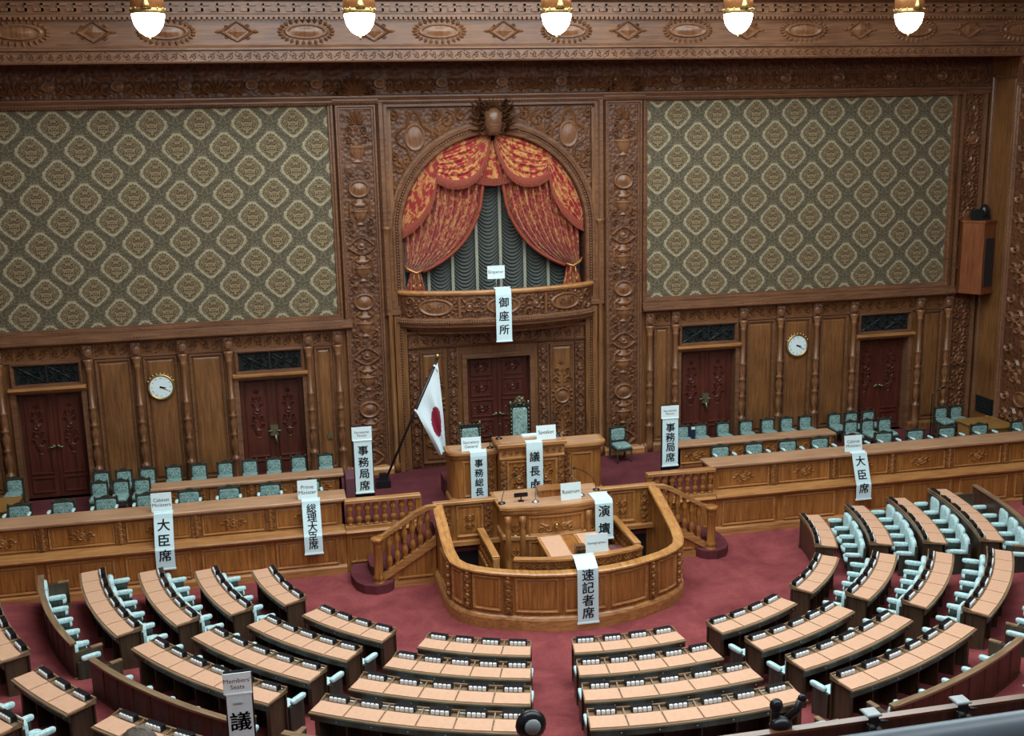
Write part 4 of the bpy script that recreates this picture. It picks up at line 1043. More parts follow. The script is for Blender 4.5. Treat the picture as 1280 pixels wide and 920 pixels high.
# ------------------------------------------------------------------ members' desks
M['endp'] = wood('desk_end_oak', (44, 34, 26), (84, 66, 48), 'z', .42)
ORD = ['front', 'second', 'third', 'fourth', 'fifth', 'sixth', 'seventh']
NTH = ['leftmost', 'second from left', 'third from left', 'fourth from left', 'fifth from left', 'sixth from left', 'seventh from left']
CTH = ['nearest the centre', 'second from the centre', 'third from the centre', 'fourth from the centre', 'fifth from the centre', 'sixth from the centre', 'seventh from the centre', 'eighth from the centre', 'ninth from the centre', 'tenth from the centre', 'eleventh from the centre', 'outermost']
NUM = {3: 'three', 4: 'four', 5: 'five', 6: 'six', 7: 'seven'}
def PL(Rk):
    return lambda R, ph, z: (R*math.sin(ph), Rk-R*math.cos(ph), z)
def arcbox(b, Rk, R0, R1, p0, p1, z0, z1, n=1, z1b=None):
    # z1 top at R0 side, z1b top at R1 side
    P = PL(Rk); z1b = z1 if z1b is None else z1b; vs = []
    for i in range(n+1):
        p = p0+(p1-p0)*i/n; vs += [P(R0, p, z0), P(R1, p, z0), P(R1, p, z1b), P(R0, p, z1)]
    fs = [(i*4+j, i*4+(j+1) % 4, i*4+4+(j+1) % 4, i*4+4+j) for i in range(n) for j in range(4)]+[(3, 2, 1, 0), (n*4, n*4+1, n*4+2, n*4+3)]
    b.add(vs, fs)
def desk_template(Rk, n, hs, zt, name, row):
    t = thing(name, (0, 0, 0), world=False); h = math.radians(hs); dp = 2*h/n; Ri = Rk-.43
    b = MB(); arcbox(b, Rk, Ri, Rk+.01, -h, h, zt-.035, zt-.0, n*3, zt-.012); b.build('desk_top', M['darkcap'], t)
    # writing pads, one mesh shared
    b = MB(); g = .012/Rk; arcbox(b, Rk, Rk-.30, Rk-.025, -dp/2+g, dp/2-g, zt-.01, zt+.012, 3, zt+.002); pm = b.mesh('writing_pad', M['pad'])
    pb = MB(); P = PL(Rk); 
    pb.box(-.145, -.028, 0, .145, .045, .078); np_ = pb.mesh('nameplate_box', M['black'])
    wb = MB()
    for i in range(4): wb.cbox(-.122+.064*i, -.050, .006, -.070+.064*i, -.01, .068, .008)
    wm = wb.mesh('name_blocks', M['white'])
    kb = MB(); kb.ell((0, 0, 0), .014, .014, .014, 6, 4); km = kb.mesh('drawer_knob', M['steel'])
    for i in range(n):
        c = -h+dp*(i+.5)
        o = D.objects.new('writing_pad', pm); COL.objects.link(o); o.parent = t; o.location = (Rk*math.sin(c), Rk-Rk*math.cos(c), 0); o.rotation_euler = (0, 0, c)
        x, y, z = P(Rk-.375, c, zt-.0); o = D.objects.new('nameplate', np_); COL.objects.link(o); o.parent = t; o.location = (x, y, z); o.rotation_euler = (0, 0, c)
        q = D.objects.new('name_blocks', wm); COL.objects.link(q); q.parent = o
        x, y, z = P(Rk-.02, c+dp*.3, zt-.09); o = D.objects.new('drawer_knob', km); COL.objects.link(o); o.parent = t; o.location = (x, y, z)
    b = MB()
    arcbox(b, Rk, Ri-.008, Ri+.014, -h, h, zt+.02, zt+.05, n*3)
    for i in range(n+1):
        c = -h+dp*i; w2 = .010/Rk; c = min(max(c, -h+w2), h-w2); arcbox(b, Rk, Ri, Ri+.16, c-w2, c+w2, zt-.01, zt+.045, 1, zt+.006)
    b.build('desk_rail', M['darkcap'], t)
    b = MB(); arcbox(b, Rk, Ri+.02, Ri+.045, -h, h, -.08, zt-.03, n*2); b.build('front_board', M['dark'], t)
    b = MB(); arcbox(b, Rk, Rk-.05, Rk-.03, -h, h, zt-.14, zt-.03, n*2)
    b.build('apron', M['dark'], t)
    for s in (-1, 1):
        w2 = .035/Rk; c = s*(h-w2-.004); b = MB(); arcbox(b, Rk, Ri+.015, Rk-.08, c-w2, c+w2, -.08, zt-.03); arcbox(b, Rk, Ri+.0, Rk-.05, c-w2*1.3, c+w2*1.3, -.06, .03); b.build('end_panel', M['endp'], t)
    for i in range(1, n):
        c = -h+dp*i; w2 = .012/Rk; b = MB(); arcbox(b, Rk, Ri+.04, Rk-.10, c-w2, c+w2, -.08, zt-.03); b.build('divider', M['dark'], t)
    return t
def place_rad(o, R, deg, z, twist=0):
    a = math.radians(deg); o.location = (R*math.sin(a), YC-R*math.cos(a), z); o.rotation_euler = (0, 0, a+math.radians(twist))
ROWS = [(5.85, 4, 9.0, .803), (6.87, 5, 9.4, .95), (7.83, 5, 9.65, 1.072), (8.80, 6, 9.9, 1.216)]
BLK = [(-71.6, 'far left block', .05), (-48.3, 'left block', .05), (-24.5, 'left-centre block', 0), (.3, 'centre block', -.06), (24.6, 'right-centre block', .02), (48.0, 'right block', .02), (71.2, 'far right block', -.10)]
def fR(R): return .143*max(0, R-4.5)
first = {}
def put(key, maker, R, deg, z, twist=0):
    if key not in first: t = maker(); first[key] = t; o = t
    else: o = copytree(first[key])
    place_rad(o, R, deg, z, twist); return o
# member chairs, bolted to the front of the row behind
def chair_template(off, left):
    t = thing('member_chair', (0, 0, 0), world=False)
    b = MB()
    def cushion(bb, x0, x1, y0, y1, z0, z1, r=.03, n=6):
        def f(u, v):
            # closed superellipsoid-like pillow
            a = -PI+2*PI*u; c = -PI/2+PI*v; q = lambda w, e: (abs(w)**e)*(1 if w > 0 else -1)
            return ((x0+x1)/2+(x1-x0)/2*q(math.cos(c), .45)*q(math.cos(a), .45), (y0+y1)/2+(y1-y0)/2*q(math.cos(c), .45)*q(math.sin(a), .45), (z0+z1)/2+(z1-z0)/2*q(math.sin(c), .45))
        bb.grid(f, 16, 8)
    cushion(b, -.185, .185, .01, .12, .28, .66); b.build('backrest', M['aqua'], t)
    b = MB(); cushion(b, -.185, .185, .08, .40, .24, .32); b.build('seat_cushion', M['aqua'], t)
    b = MB(); b.box(-.19, .0, .0, .19, .05, .56); b.box(-.19, .08, .20, .19, .38, .26); b.box(-.05, .1, -.03, .05, .3, .22); b.build('seat_base', M['cframe'], t)
    for s in ((-1, 1) if left else (1,)):
        b = MB(); x = s*off; cushion(b, x-.04, x+.04, .10, .40, .40, .48); b.build('armrest', M['aqua'], t)
        b = MB(); b.box(x-.025, .04, -.05, x+.025, .34, .40); b.build('arm_support', M['cframe'], t)
    return t
for k, (R, n, hs, Z) in enumerate(ROWS):
    for deg, bn, dr in BLK:
        Rr = R+dr; zb = fR(R-.2); tw = 0
        if deg > 70: Rr = R-.06-.045*k; tw = 2.2+.9*k
        o = put('desk%d' % k, lambda: desk_template(R, n, hs, Z-fR(R-.2), 'member_desk', k), Rr, deg, zb, tw)
        tag(o, 'curved dark oak desk with %s tan pads, %s row, %s' % (NUM[n], ORD[k], bn), 'desk', 'curved member desks of the inner section')
        Rn = (ROWS[k+1][0] if k < 3 else 9.88)-.43+(dr if deg < 70 else -.10-.045*k); zf = fR(Rn-.25)
        sp = 2*hs/n; off = Rn*math.radians(sp)/2
        for i in range(n):
            a = deg-hs+sp*(i+.5); c = put('ch%d%s' % (k, i == 0), lambda: chair_template(off, i == 0), Rn-.0, a, zf-(.09 if k == 3 else 0), tw)
            tag(c, 'pale aqua seat, %s in the %s row of the %s' % (NTH[i], ORD[k], bn), 'chair', 'pale aqua member seats')
# outer section
for deg, n, hs, R, Z, bn, row in ((-53.15, 3, 4.15, 10.65, 1.45, 'lower left corner', 'front'), (-42.0, 3, 4.15, 10.65, 1.45, 'bottom left edge beside the banner', 'front'), (-71.0, 7, 10.2, 10.58, 1.45, 'left picture edge', 'front'),
                                  (-52.9, 3, 4.15, 11.68, 1.62, 'lower left corner', 'second'), (71.2, 7, 9.6, 10.55, 1.45, 'right picture edge', 'front')):
    o = put('outer%d_%.1f' % (n, R), lambda: desk_template(R, n, hs, Z-fR(R-.2), 'member_desk', 5), R, deg, fR(R-.2))
    tag(o, 'curved oak desk with %s pads, outer section %s row, %s' % (NUM[n], row, bn), 'desk', 'curved member desks of the outer section')
for deg, hs, n, Rn in ((-52.9, 4.15, 3, 11.25), (-71.0, 10.2, 7, 11.3), (-42.0, 4.15, 3, 11.25)):
    sp = 2*hs/n; off = Rn*math.radians(sp)/2
    for i in range(n):
        c = put('cho%s' % (i == 0), lambda: chair_template(off, i == 0), Rn, deg-hs+sp*(i+.5), fR(Rn-.25))
        tag(c, 'pale aqua outer section seat, %s at the %s' % (NTH[i], {-52.9: 'lower left corner', -71.0: 'left picture edge', -42.0: 'bottom left edge'}[deg]), 'chair', 'pale aqua member seats of the outer section')
# curved partitions behind the last inner row
for deg, bn, dr in BLK:
    R = 9.50; hs = 9.6
    if deg > 70: R = 9.2
    if abs(deg+71.6) < 1: hs = 9.4
    if 'part' not in first:
        t = thing('seat_partition', (0, 0, 0), world=False); h = math.radians(9.6); zt = 1.30-fR(9.4)
        b = MB(); arcbox(b, 9.5, 9.46, 9.50, -h, h, -.12, zt-.03, 18); b.build('partition_board', M['part'], t)
        b = MB(); arcbox(b, 9.5, 9.43, 9.53, -h, h, zt-.035, zt, 18); b.build('partition_cap', M['darkcap'], t)
        for s in (-1, 1):
            c = s*(h-.004); b = MB(); arcbox(b, 9.5, 9.05, 9.5, c-.004, c+.004, -.12, .42); b.build('end_panel', M['endp'], t)
            b = MB(); arcbox(b, 9.5, 9.04, 9.22, c-.004, c+.004, .42, .44); arcbox(b, 9.5, 9.03, 9.52, c-.006, c+.006, -.12, .03); b.build('end_trim', M['darkcap'], t)
        b = MB()
        for i in range(1, 8): c = -h+2*h*i/8; arcbox(b, 9.5, 9.50, 9.508, c-.0012, c+.0012, -.1, zt-.04)
        arcbox(b, 9.5, 9.50, 9.515, -h, h, -.12, .05, 18)
        b.build('partition_batten', M['part'], t); first['part'] = t; o = t
    else: o = copytree(first['part'])
    place_rad(o, R, deg, fR(9.4), 5 if deg > 70 else 0)
    tag(o, 'curved dark wooden partition with tan cap behind the '+bn, 'partition', 'curved partitions behind the inner section')

# ------------------------------------------------------------------ dais chairs
def cush(bb, x0, x1, y0, y1, z0, z1, e=.4, nu=16, nv=8):
    def f(u, v):
        a = -PI+2*PI*u; c = -PI/2+PI*v; q = lambda w: (abs(w)**e)*(1 if w > 0 else -1)
        return ((x0+x1)/2+(x1-x0)/2*q(math.cos(c))*q(math.cos(a)), (y0+y1)/2+(y1-y0)/2*q(math.cos(c))*q(math.sin(a)), (z0+z1)/2+(z1-z0)/2*q(math.sin(c)))
    bb.grid(f, nu, nv)
def dais_chair(wd, ht, arms=True, name='dais_chair', back0=.40):
    t = thing(name, (0, 0, 0), world=False); w2 = wd/2
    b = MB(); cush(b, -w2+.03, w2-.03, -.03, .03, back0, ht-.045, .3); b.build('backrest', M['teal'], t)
    b = MB(); b.box(-w2, -.02, 0, -w2+.035, .05, ht-.02); b.box(w2-.035, -.02, 0, w2, .05, ht-.02); b.box(-w2, -.02, ht-.05, w2, .05, ht-.015); b.box(-w2, -.0, back0-.04, w2, .05, back0)
    b.box(-w2+.02, .03, back0, w2-.02, .05, ht-.03)
    for q in (-1, 1): b.ell((q*(w2-.02), .015, ht), .02, .02, .025, 6, 4)
    b.prism([(-w2*.6, ht-.02), (-w2*.3, ht+.015), (0, ht+.035), (w2*.3, ht+.015), (w2*.6, ht-.02)], 0, .04, 'y'); b.build('back_frame', M['cframe'], t)
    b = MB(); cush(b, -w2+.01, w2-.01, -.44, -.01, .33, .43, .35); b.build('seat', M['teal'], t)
    b = MB(); b.box(-w2+.01, -.42, .28, w2-.01, -.0, .35); b.build('seat_rail', M['cframe'], t)
    for q in (-1, 1):
        b = MB(); b.lathe([(.018, 0), (.022, .05), (.015, .1), (.024, .2), (.022, .3)], q*(w2-.03), -.39, 8); b.build('leg', M['cframe'], t)
        if arms:
            b = MB(); b.tube([(q*w2, -.02, .55), (q*w2, -.2, .57), (q*w2, -.34, .56)], .022, 6); b.tube([(q*w2, -.33, .56), (q*w2, -.32, .3)], .018, 6); b.build('arm', M['cframe'], t)
            b = MB(); cush(b, q*w2-.035, q*w2+.035, -.38, -.16, .565, .615, .6, 10, 6); b.build('arm_pad', M['aqua'], t)
    return t
T1 = []; 
def put_chair(key, mk, x, y, z, rz, label, grp):
    if key not in first: first[key] = mk(); o = first[key]
    else: o = copytree(first[key])
    o.location = (x, y, z); o.rotation_euler = (0, 0, rz); tag(o, label, 'chair', grp); return o
fx = [4.6, 5.42, 6.25, 7.05, 7.88, 8.68, 9.5, 10.33, 11.2, 12.28]
for s in (-1, 1):
    for i, x in enumerate(fx):
        if s < 0 and i > 8: continue
        sd = 'left' if s < 0 else 'right'
        put_chair('min', lambda: dais_chair(.46, .73), s*x, -2.42, .9, 0, 'teal armchair behind the long %s front counter, %s' % (sd, CTH[i]), 'teal armchairs behind the front dais counters')
wallx_ = [-10.83, -9.04, -8.57, -8.07, -7.51, -6.97, -6.40, -5.86, -5.33, -4.78, -4.17, 4.44, 4.91, 5.5, 6.11, 6.68, 7.19, 7.69, 8.49, 8.95, 9.42, 11.35, 11.78]
for i, x in enumerate(wallx_):
    sd = 'left' if x < 0 else 'right'; j = (10-i if x < 0 else i-11)+1
    put_chair('wall', lambda: dais_chair(.36, .70, False), x, -.42 if abs(x) < 11 or x < 0 else -.6, .9, random.uniform(-.04, .04), 'small teal chair along the %s back wall, %s' % (sd, CTH[min(j-1, 11)]), 'small teal chairs along the back wall')
for i, (x, z) in enumerate(((-8.98, 0), (-8.54, 0), (-8.11, 0), (8.51, 0), (8.96, 0), (9.42, 0))):
    sd = 'left' if x < 0 else 'right'
    put_chair('wall', None, x, -1.2, .9, random.uniform(-.06, .06), 'small teal chair in front of the outer %s door, %s of the nearer trio' % (sd, ('left one', 'middle one', 'right one')[i % 3]), 'small teal chairs in trios before the outer doors')
put_chair('single', lambda: dais_chair(.42, .80, False, 'side_chair', .46), 2.80, -.42, .9, .12, 'low-seated teal side chair without arms alone right of the speaker podium', None)
# speaker's and secretary general's chairs
def throne(x, y, z, wd, z1, label, crest):
    t = thing('ceremonial_chair', (x, y, z), label, 'chair')
    w2 = wd/2
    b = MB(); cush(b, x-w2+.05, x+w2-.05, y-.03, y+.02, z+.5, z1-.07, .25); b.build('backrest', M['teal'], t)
    b = MB(); b.box(x-w2, y-.03, z, x-w2+.055, y+.05, z1-.02); b.box(x+w2-.055, y-.03, z, x+w2, y+.05, z1-.02); b.box(x-w2, y-.02, z1-.07, x+w2, y+.05, z1); b.box(x-w2+.03, y+.02, z+.45, x+w2-.03, y+.05, z1-.03); b.build('back_frame', M['iron'], t)
    b = MB()
    for q in (-1, 1):
        b.ell((x+q*(w2-.02), y, z1+.03), .03, .03, .05, 8, 5)
    bd = MB()
    for q in (-1, 1):
        for k in range(9): bd.ell((x+q*(w2-.025), y-.035, z+.6+(z1-z-.7)*k/8), .018, .02, .026, 6, 4)
    bd.build('back_beads', M['bronze'], t, kind='stuff')
    b.build('finials', M['bronze'], t, kind='stuff'); b = MB(); cr = MB()
    if crest:
        for q in (-1, 1): curl(cr, x+q*.07, z1+.04, .06, -PI/2, q, .04, .03); leaf(cr, x+q*.02, z1+.07, PI/2-q*.6, .12, .06, .03)
        oval(cr, x, z1+.07, .05, .06, .04, 12)
        b.tube([(x-.11, y, z1), (x-.1, y, z1+.09), (x, y, z1+.17), (x+.1, y, z1+.09), (x+.11, y, z1)], .014, 6)
    else:
        for k in range(5): leaf(cr, x-.18+.09*k, z1-.01, PI/2, .06, .05, .02)
    b.put(cr, lambda u, v, h: (u, y-.03-h, v)); b.build('carved_crest', M['bronze'], t, kind='stuff')
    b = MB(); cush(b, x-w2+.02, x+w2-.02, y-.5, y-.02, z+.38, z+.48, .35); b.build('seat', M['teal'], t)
    for q in (-1, 1):
        for yy in (y-.45, y+.0):
            b = MB(); b.lathe([(.02, z), (.03, z+.1), (.02, z+.2), (.03, z+.38)], x+q*(w2-.04), yy, 8); b.build('leg', M['iron'], t)
        b = MB(); b.tube([(x+q*w2, y, z+.68), (x+q*w2, y-.25, z+.7), (x+q*w2, y-.42, z+.66), (x+q*w2, y-.42, z+.4)], .025, 6); b.build('arm', M['iron'], t)
b = MB(); b.box(-.7, -2.5, .9, .7, -1.6, 1.45); pt = thing('podium_platform', (0, -2.05, .9), 'raised carpeted platform behind the speaker podium', 'platform'); b.build('platform_block', M['carpet2'], pt)
b = MB()
for q in (-1, 1): b.box(*((min(q*.72, q*1.7)), -2.3, .9, max(q*.72, q*1.7), -1.6, 1.3))
b.build('side_platform', M['carpet2'], pt)
throne(.02, -2.12, 1.45, .44, 2.86, 'tall-backed crested teal chair of the speaker, against the central door', True)
throne(-1.08, -2.05, 1.3, .48, 2.46, 'broad teal chair with dark carved frame behind the left podium wing', False)

# ------------------------------------------------------------------ lettering and banners
def text_mb(body, size, off=0.0, ls=1.0):
    cu = D.curves.new('lettering', 'FONT'); cu.body = body; cu.size = size; cu.align_x = 'CENTER'; cu.align_y = 'CENTER'; cu.offset = off; cu.space_line = ls; cu.extrude = .0; cu.resolution_u = 3
    o = D.objects.new('t', cu); COL.objects.link(o); bpy.context.view_layer.update()
    me = D.meshes.new_from_object(o.evaluated_get(bpy.context.evaluated_depsgraph_get())); D.objects.remove(o)
    b = MB(); b.v = [tuple(v.co) for v in me.vertices]; b.f = [tuple(p.vertices) for p in me.polygons]; b.s = [False]*len(b.f)
    xs = [v[0] for v in b.v]; ys = [v[1] for v in b.v]
    if xs: cx, cy = (min(xs)+max(xs))/2, (min(ys)+max(ys))/2; b.v = [(v[0]-cx, v[1]-cy, v[2]) for v in b.v]
    D.meshes.remove(me); return b
def banner(x, w, path, chars, f0, f1, gs, label, skew=0, grp='white lettered banners'):
    """cloth strip following path [(y, z)], letters placed down its length"""
    o = thing('banner', (x, path[0][0], path[0][1]), label, 'banner', grp)
    acc = [0]
    for i in range(1, len(path)): acc.append(acc[-1]+math.hypot(path[i][0]-path[i-1][0], path[i][1]-path[i-1][1]))
    def at(s, h):
        s = min(max(s, 0), acc[-1]-1e-5); i = 1
        while acc[i] < s: i += 1
        t = (s-acc[i-1])/(acc[i]-acc[i-1]); a, c = path[i-1], path[i]; dy, dz = (c[0]-a[0]), (c[1]-a[1]); l = math.hypot(dy, dz)
        ny, nz = dz/l, -dy/l     # outward (towards -y when descending)
        return (a[0]+dy*t+ny*h, a[1]+dz*t+nz*h)
    b = MB(); L = acc[-1]
    ss = sorted(set([0, L]+acc+[L*i/14 for i in range(15)]))
    vs = []
    for s in ss:
        y, z = at(s, 0); y2, z2 = at(s, -.006); k = skew*s
        vs += [(x-w/2+k, y, z), (x+w/2+k, y, z), (x+w/2+k, y2, z2), (x-w/2+k, y2, z2)]
    b.add(vs, [(i*4+j, i*4+(j+1) % 4, i*4+4+(j+1) % 4, i*4+4+j) for i in range(len(ss)-1) for j in range(4)]+[(0, 1, 2, 3), tuple(len(vs)-4+j for j in range(4))]); b.build('cloth_strip', M['cloth'], o)
    b = MB(); y, z = at(L, 0); k = skew*L; b.box(x-w/2-.01+k, y-.012, z-.015, x+w/2+.01+k, y+.012, z+.015); b.build('bottom_rod', M['paper'], o)
    b = MB(); y, z = at(0, 0); b.box(x-w/2-.01, y-.012, z-.0, x+w/2+.01, y+.012, z+.02); b.build('top_rod', M['paper'], o)
    b = MB()
    for i, ch in enumerate(chars):
        t0 = text_mb(ch, gs, .0); t = MB()
        for q, (ex, ey) in enumerate(((0, 0), (.022, .0), (-.022, .0), (0, .016), (0, -.016))):
            t.put(t0, lambda u, v, h, ex=ex, ey=ey: (u+ex*gs, v+ey*gs, h))
        sc = L*(f0+(f1-f0)*i/(len(chars)-1))
        vv = []
        for (px, py, pz) in t.v:
            y, z = at(sc-py, .004); vv.append((x+px+skew*(sc-py), y, z))
        t.v = vv; b.put(t)
    b.build('lettering', M['ink'], o); return o
def card(x, y, z0, w, h, body, gs, label, tilt=.12, rz=0, ls=1.0, lift=0):
    o = thing('sign_card', (x, y, z0), label, 'sign', 'white name cards')
    def f(u, v, d): return (x+u*math.cos(rz)+d*math.sin(rz), y+v*tilt-d*math.cos(rz)+u*math.sin(rz), z0+v)
    b = MB(); b.add([f(-w/2, 0, 0), f(w/2, 0, 0), f(w/2, h, 0), f(-w/2, h, 0), f(-w/2, 0, -.012), f(w/2, 0, -.012), f(w/2, h, -.012), f(-w/2, h, -.012)], [(0, 1, 2, 3), (7, 6, 5, 4), (0, 4, 5, 1), (1, 5, 6, 2), (2, 6, 7, 3), (3, 7, 4, 0)]); b.build('card_face', M['paper'], o)
    b = MB()
    if lift: b.tube([(x, y+.01, z0), (x, y+.01, z0-lift)], .008, 6); b.box(x-.06, y-.03, z0-lift, x+.06, y+.05, z0-lift+.01)
    else: b.add([(x-.05, y+.014, z0+.0), (x+.05, y+.014, z0+.0), (x+.05, y+h*.5*tilt+.014, z0+h*.5), (x-.05, y+h*.5*tilt+.014, z0+h*.5), (x-.05, y+.16, z0), (x+.05, y+.16, z0)], [(0, 1, 2, 3), (3, 2, 5, 4), (0, 4, 5, 1), (0, 3, 4), (1, 5, 2)])
    b.build('card_stand', M['grey'], o)
    t = text_mb(body, gs*.9, .0, ls); t.v = [f(px, h/2+py, .003) for px, py, pz in t.v]; t.build('lettering', M['ink'], o); return o
KJ = lambda s: [chr(int(q, 16)) for q in s.split()]
# 大臣席 etc. written as code points so the file stays plain
DAIJIN = KJ('5927 81e3 5e2d'); SORI = KJ('7dcf 7406 5927 81e3 5e2d'); JIMU = KJ('4e8b 52d9 5c40 5e2d'); JIMUSO = KJ('4e8b 52d9 7dcf 9577 5e2d'); GICHO = KJ('8b70 9577 5e2d'); ENDAN = KJ('6f14 58c7'); SOKKI = KJ('901f 8a18 8005 5e2d'); GOZA = KJ('5fa1 5ea7 6240'); GIIN = KJ('8b70 54e1 5e2d')
dpath = lambda zb: [(-3.46, 1.545), (-3.575, 1.54), (-3.60, 1.44), (-3.80, .93), (-3.83, .88), (-3.835, zb)]
banner(-7.47, .36, dpath(.50), DAIJIN, .27, .77, .25, 'white banner with three large black characters hanging on the far left front counter')
card(-7.50, -3.42, 1.54, .39, .37, 'Cabinet\nMinisters', .108, 'white card reading Cabinet Ministers on the left front counter')
banner(-4.62, .36, dpath(.52), SORI, .22, .84, .2, 'white banner with five black characters hanging near the inner end of the left front counter')
card(-4.67, -3.42, 1.54, .39, .38, 'Prime\nMinister', .12, 'white card reading Prime Minister on the left front counter')
banner(7.42, .36, dpath(.55), DAIJIN, .25, .78, .24, 'white banner with three large black characters hanging on the right front counter')
card(7.36, -3.42, 1.54, .42, .36, 'Cabinet\nMinisters', .108, 'white card reading Cabinet Ministers on the right front counter')
banner(.03, .35, [(-3.36, 2.36), (-3.455, 2.35), (-3.47, 2.2), (-3.47, 1.16)], GICHO, .31, .80, .23, 'white banner with three black characters hanging down the tall speaker podium')
card(.33, -3.30, 2.35, .42, .30, 'Speaker', .12, 'white card reading Speaker on the tall podium top')
banner(-1.10, .35, [(-3.02, 2.15), (-3.115, 2.14), (-3.13, 2.05), (-3.13, 1.0)], JIMUSO, .27, .95, .19, 'white banner with five black characters hanging down the left podium wing')
card(-1.22, -2.98, 2.135, .42, .29, 'Secretary\nGeneral', .1, 'white card reading Secretary General on the left podium wing')
banner(.96, .36, [(-4.95, 1.64), (-5.335, 1.63), (-5.37, 1.56), (-5.40, .85)], ENDAN, .52, .82, .25, 'white banner with two black characters hanging from the right side of the rostrum')
card(.36, -5.15, 1.625, .42, .33, 'Rostrum', .115, 'white card reading Rostrum on the rostrum top', rz=.08)
banner(.02, .385, [(-7.17, 1.28), (-7.28, 1.27), (-7.49, 1.14), (-7.50, 1.0), (-7.505, .13)], SOKKI, .34, .86, .23, 'white banner with four black characters hanging on the curved pit wall')
card(.32, -7.06, 1.265, .42, .33, 'Stenographers', .068, 'white card reading Stenographers behind the front shelf of the pit')
banner(-.02, .36, [(-.70, 5.24), (-.84, 5.23), (-.86, 5.1), (-.86, 4.04)], GOZA, .33, .80, .24, 'white banner with three black characters hanging from the curved balcony')
card(-.13, -.62, 5.44, .40, .30, 'Emperor', .11, 'white card reading Emperor on a thin stick above the balcony rail', lift=.22, tilt=0)
def standing(x, y, zc, zb, body, gs, chars, s0, ds, cg, lc, w=.36, zf=.9):
    card(x-.01, y-.03, zc, w+.04, .28, body, gs, 'white card reading '+body.replace('\n', ' ')+' on the stand '+lc, tilt=0, lift=.12)
    banner(x, w, [(y-.03, zc-.01), (y-.03, zb)], chars, s0, ds, cg, 'tall white banner on a stand '+lc)
    o = thing('banner_stand', (x, y+.02, zf), 'dark upright stand carrying the tall white banner '+lc, 'stand')
    b = MB(); b.box(x-w/2-.02, y, zb-.1, x+w/2+.02, y+.02, zc+.3); b.build('back_board', M['black'], o)
    b = MB(); b.box(x-.02, y+.02, zf+.02, x+.02, y+.05, zc); b.box(x-.2, y-.16, zf, x+.2, y+.16, zf+.03); b.build('stand_foot', M['black'], o)
standing(-3.52, -3.42, 2.68, 1.58, 'Secretariat\nPerson', .075, JIMU, .18, .86, .22, 'left of the speaker')
standing(3.16, -3.05, 2.54, 1.47, 'Secretariat\nPerson', .075, JIMU, .18, .82, .22, 'right of the speaker')
def gfl(x, y): return fz(x, y)
standing(-5.82, -11.92, 1.86, .62, "Members'\nSeats", .095, GIIN, .30, .9, .27, 'among the lower left desks', .31, gfl(-5.8, -11.9))
# ------------------------------------------------------------------ pendant lamps
for i, x in enumerate((-6.75, -3.38, 0.0, 3.35, 6.72)):
    y = -5.85; z = 10.62
    o = thing('pendant_lamp', (x, y, z-.3), 'lit white glass pendant lamp, %s of the five hanging before the top beam' % ('leftmost', 'second from left', 'middle one', 'second from right', 'rightmost')[i], 'lamp', 'row of lit pendant lamps')
    b = MB(); b.lathe([(.0, z-.30), (.06, z-.29), (.15, z-.23), (.225, z-.12), (.255, z+.0), (.26, z+.08), (.24, z+.1)], x, y, 28); b.build('glass_bowl', M['globe'], o)
    b = MB(); b.ell((x, y, z-.33), .022, .022, .04, 8, 5)
    b.lathe([(.262, z+.05), (.275, z+.07), (.27, z+.12), (.262, z+.13)], x, y, 28)
    for k in range(14):
        a = 2*PI*k/14; b.ell((x+.268*math.cos(a), y+.268*math.sin(a), z+.12), .018, .018, .025, 6, 4)
    b.build('brass_rim', M['brass'], o)
    b = MB(); b.lathe([(.262, z+.12), (.262, z+.42), (.22, z+.46), (.05, z+.5)], x, y, 24); b.build('copper_drum', M['copper'], o)
    b = MB(); b.lathe([(.09, z+.12), (.05, z+.2), (.03, z+.26), (.02, z+.3)], x, y-.27, 10); b.tube([(x, y, z+.45), (x, y, 12.62)], .022, 8); b.build('lamp_stem', M['brass'], o)

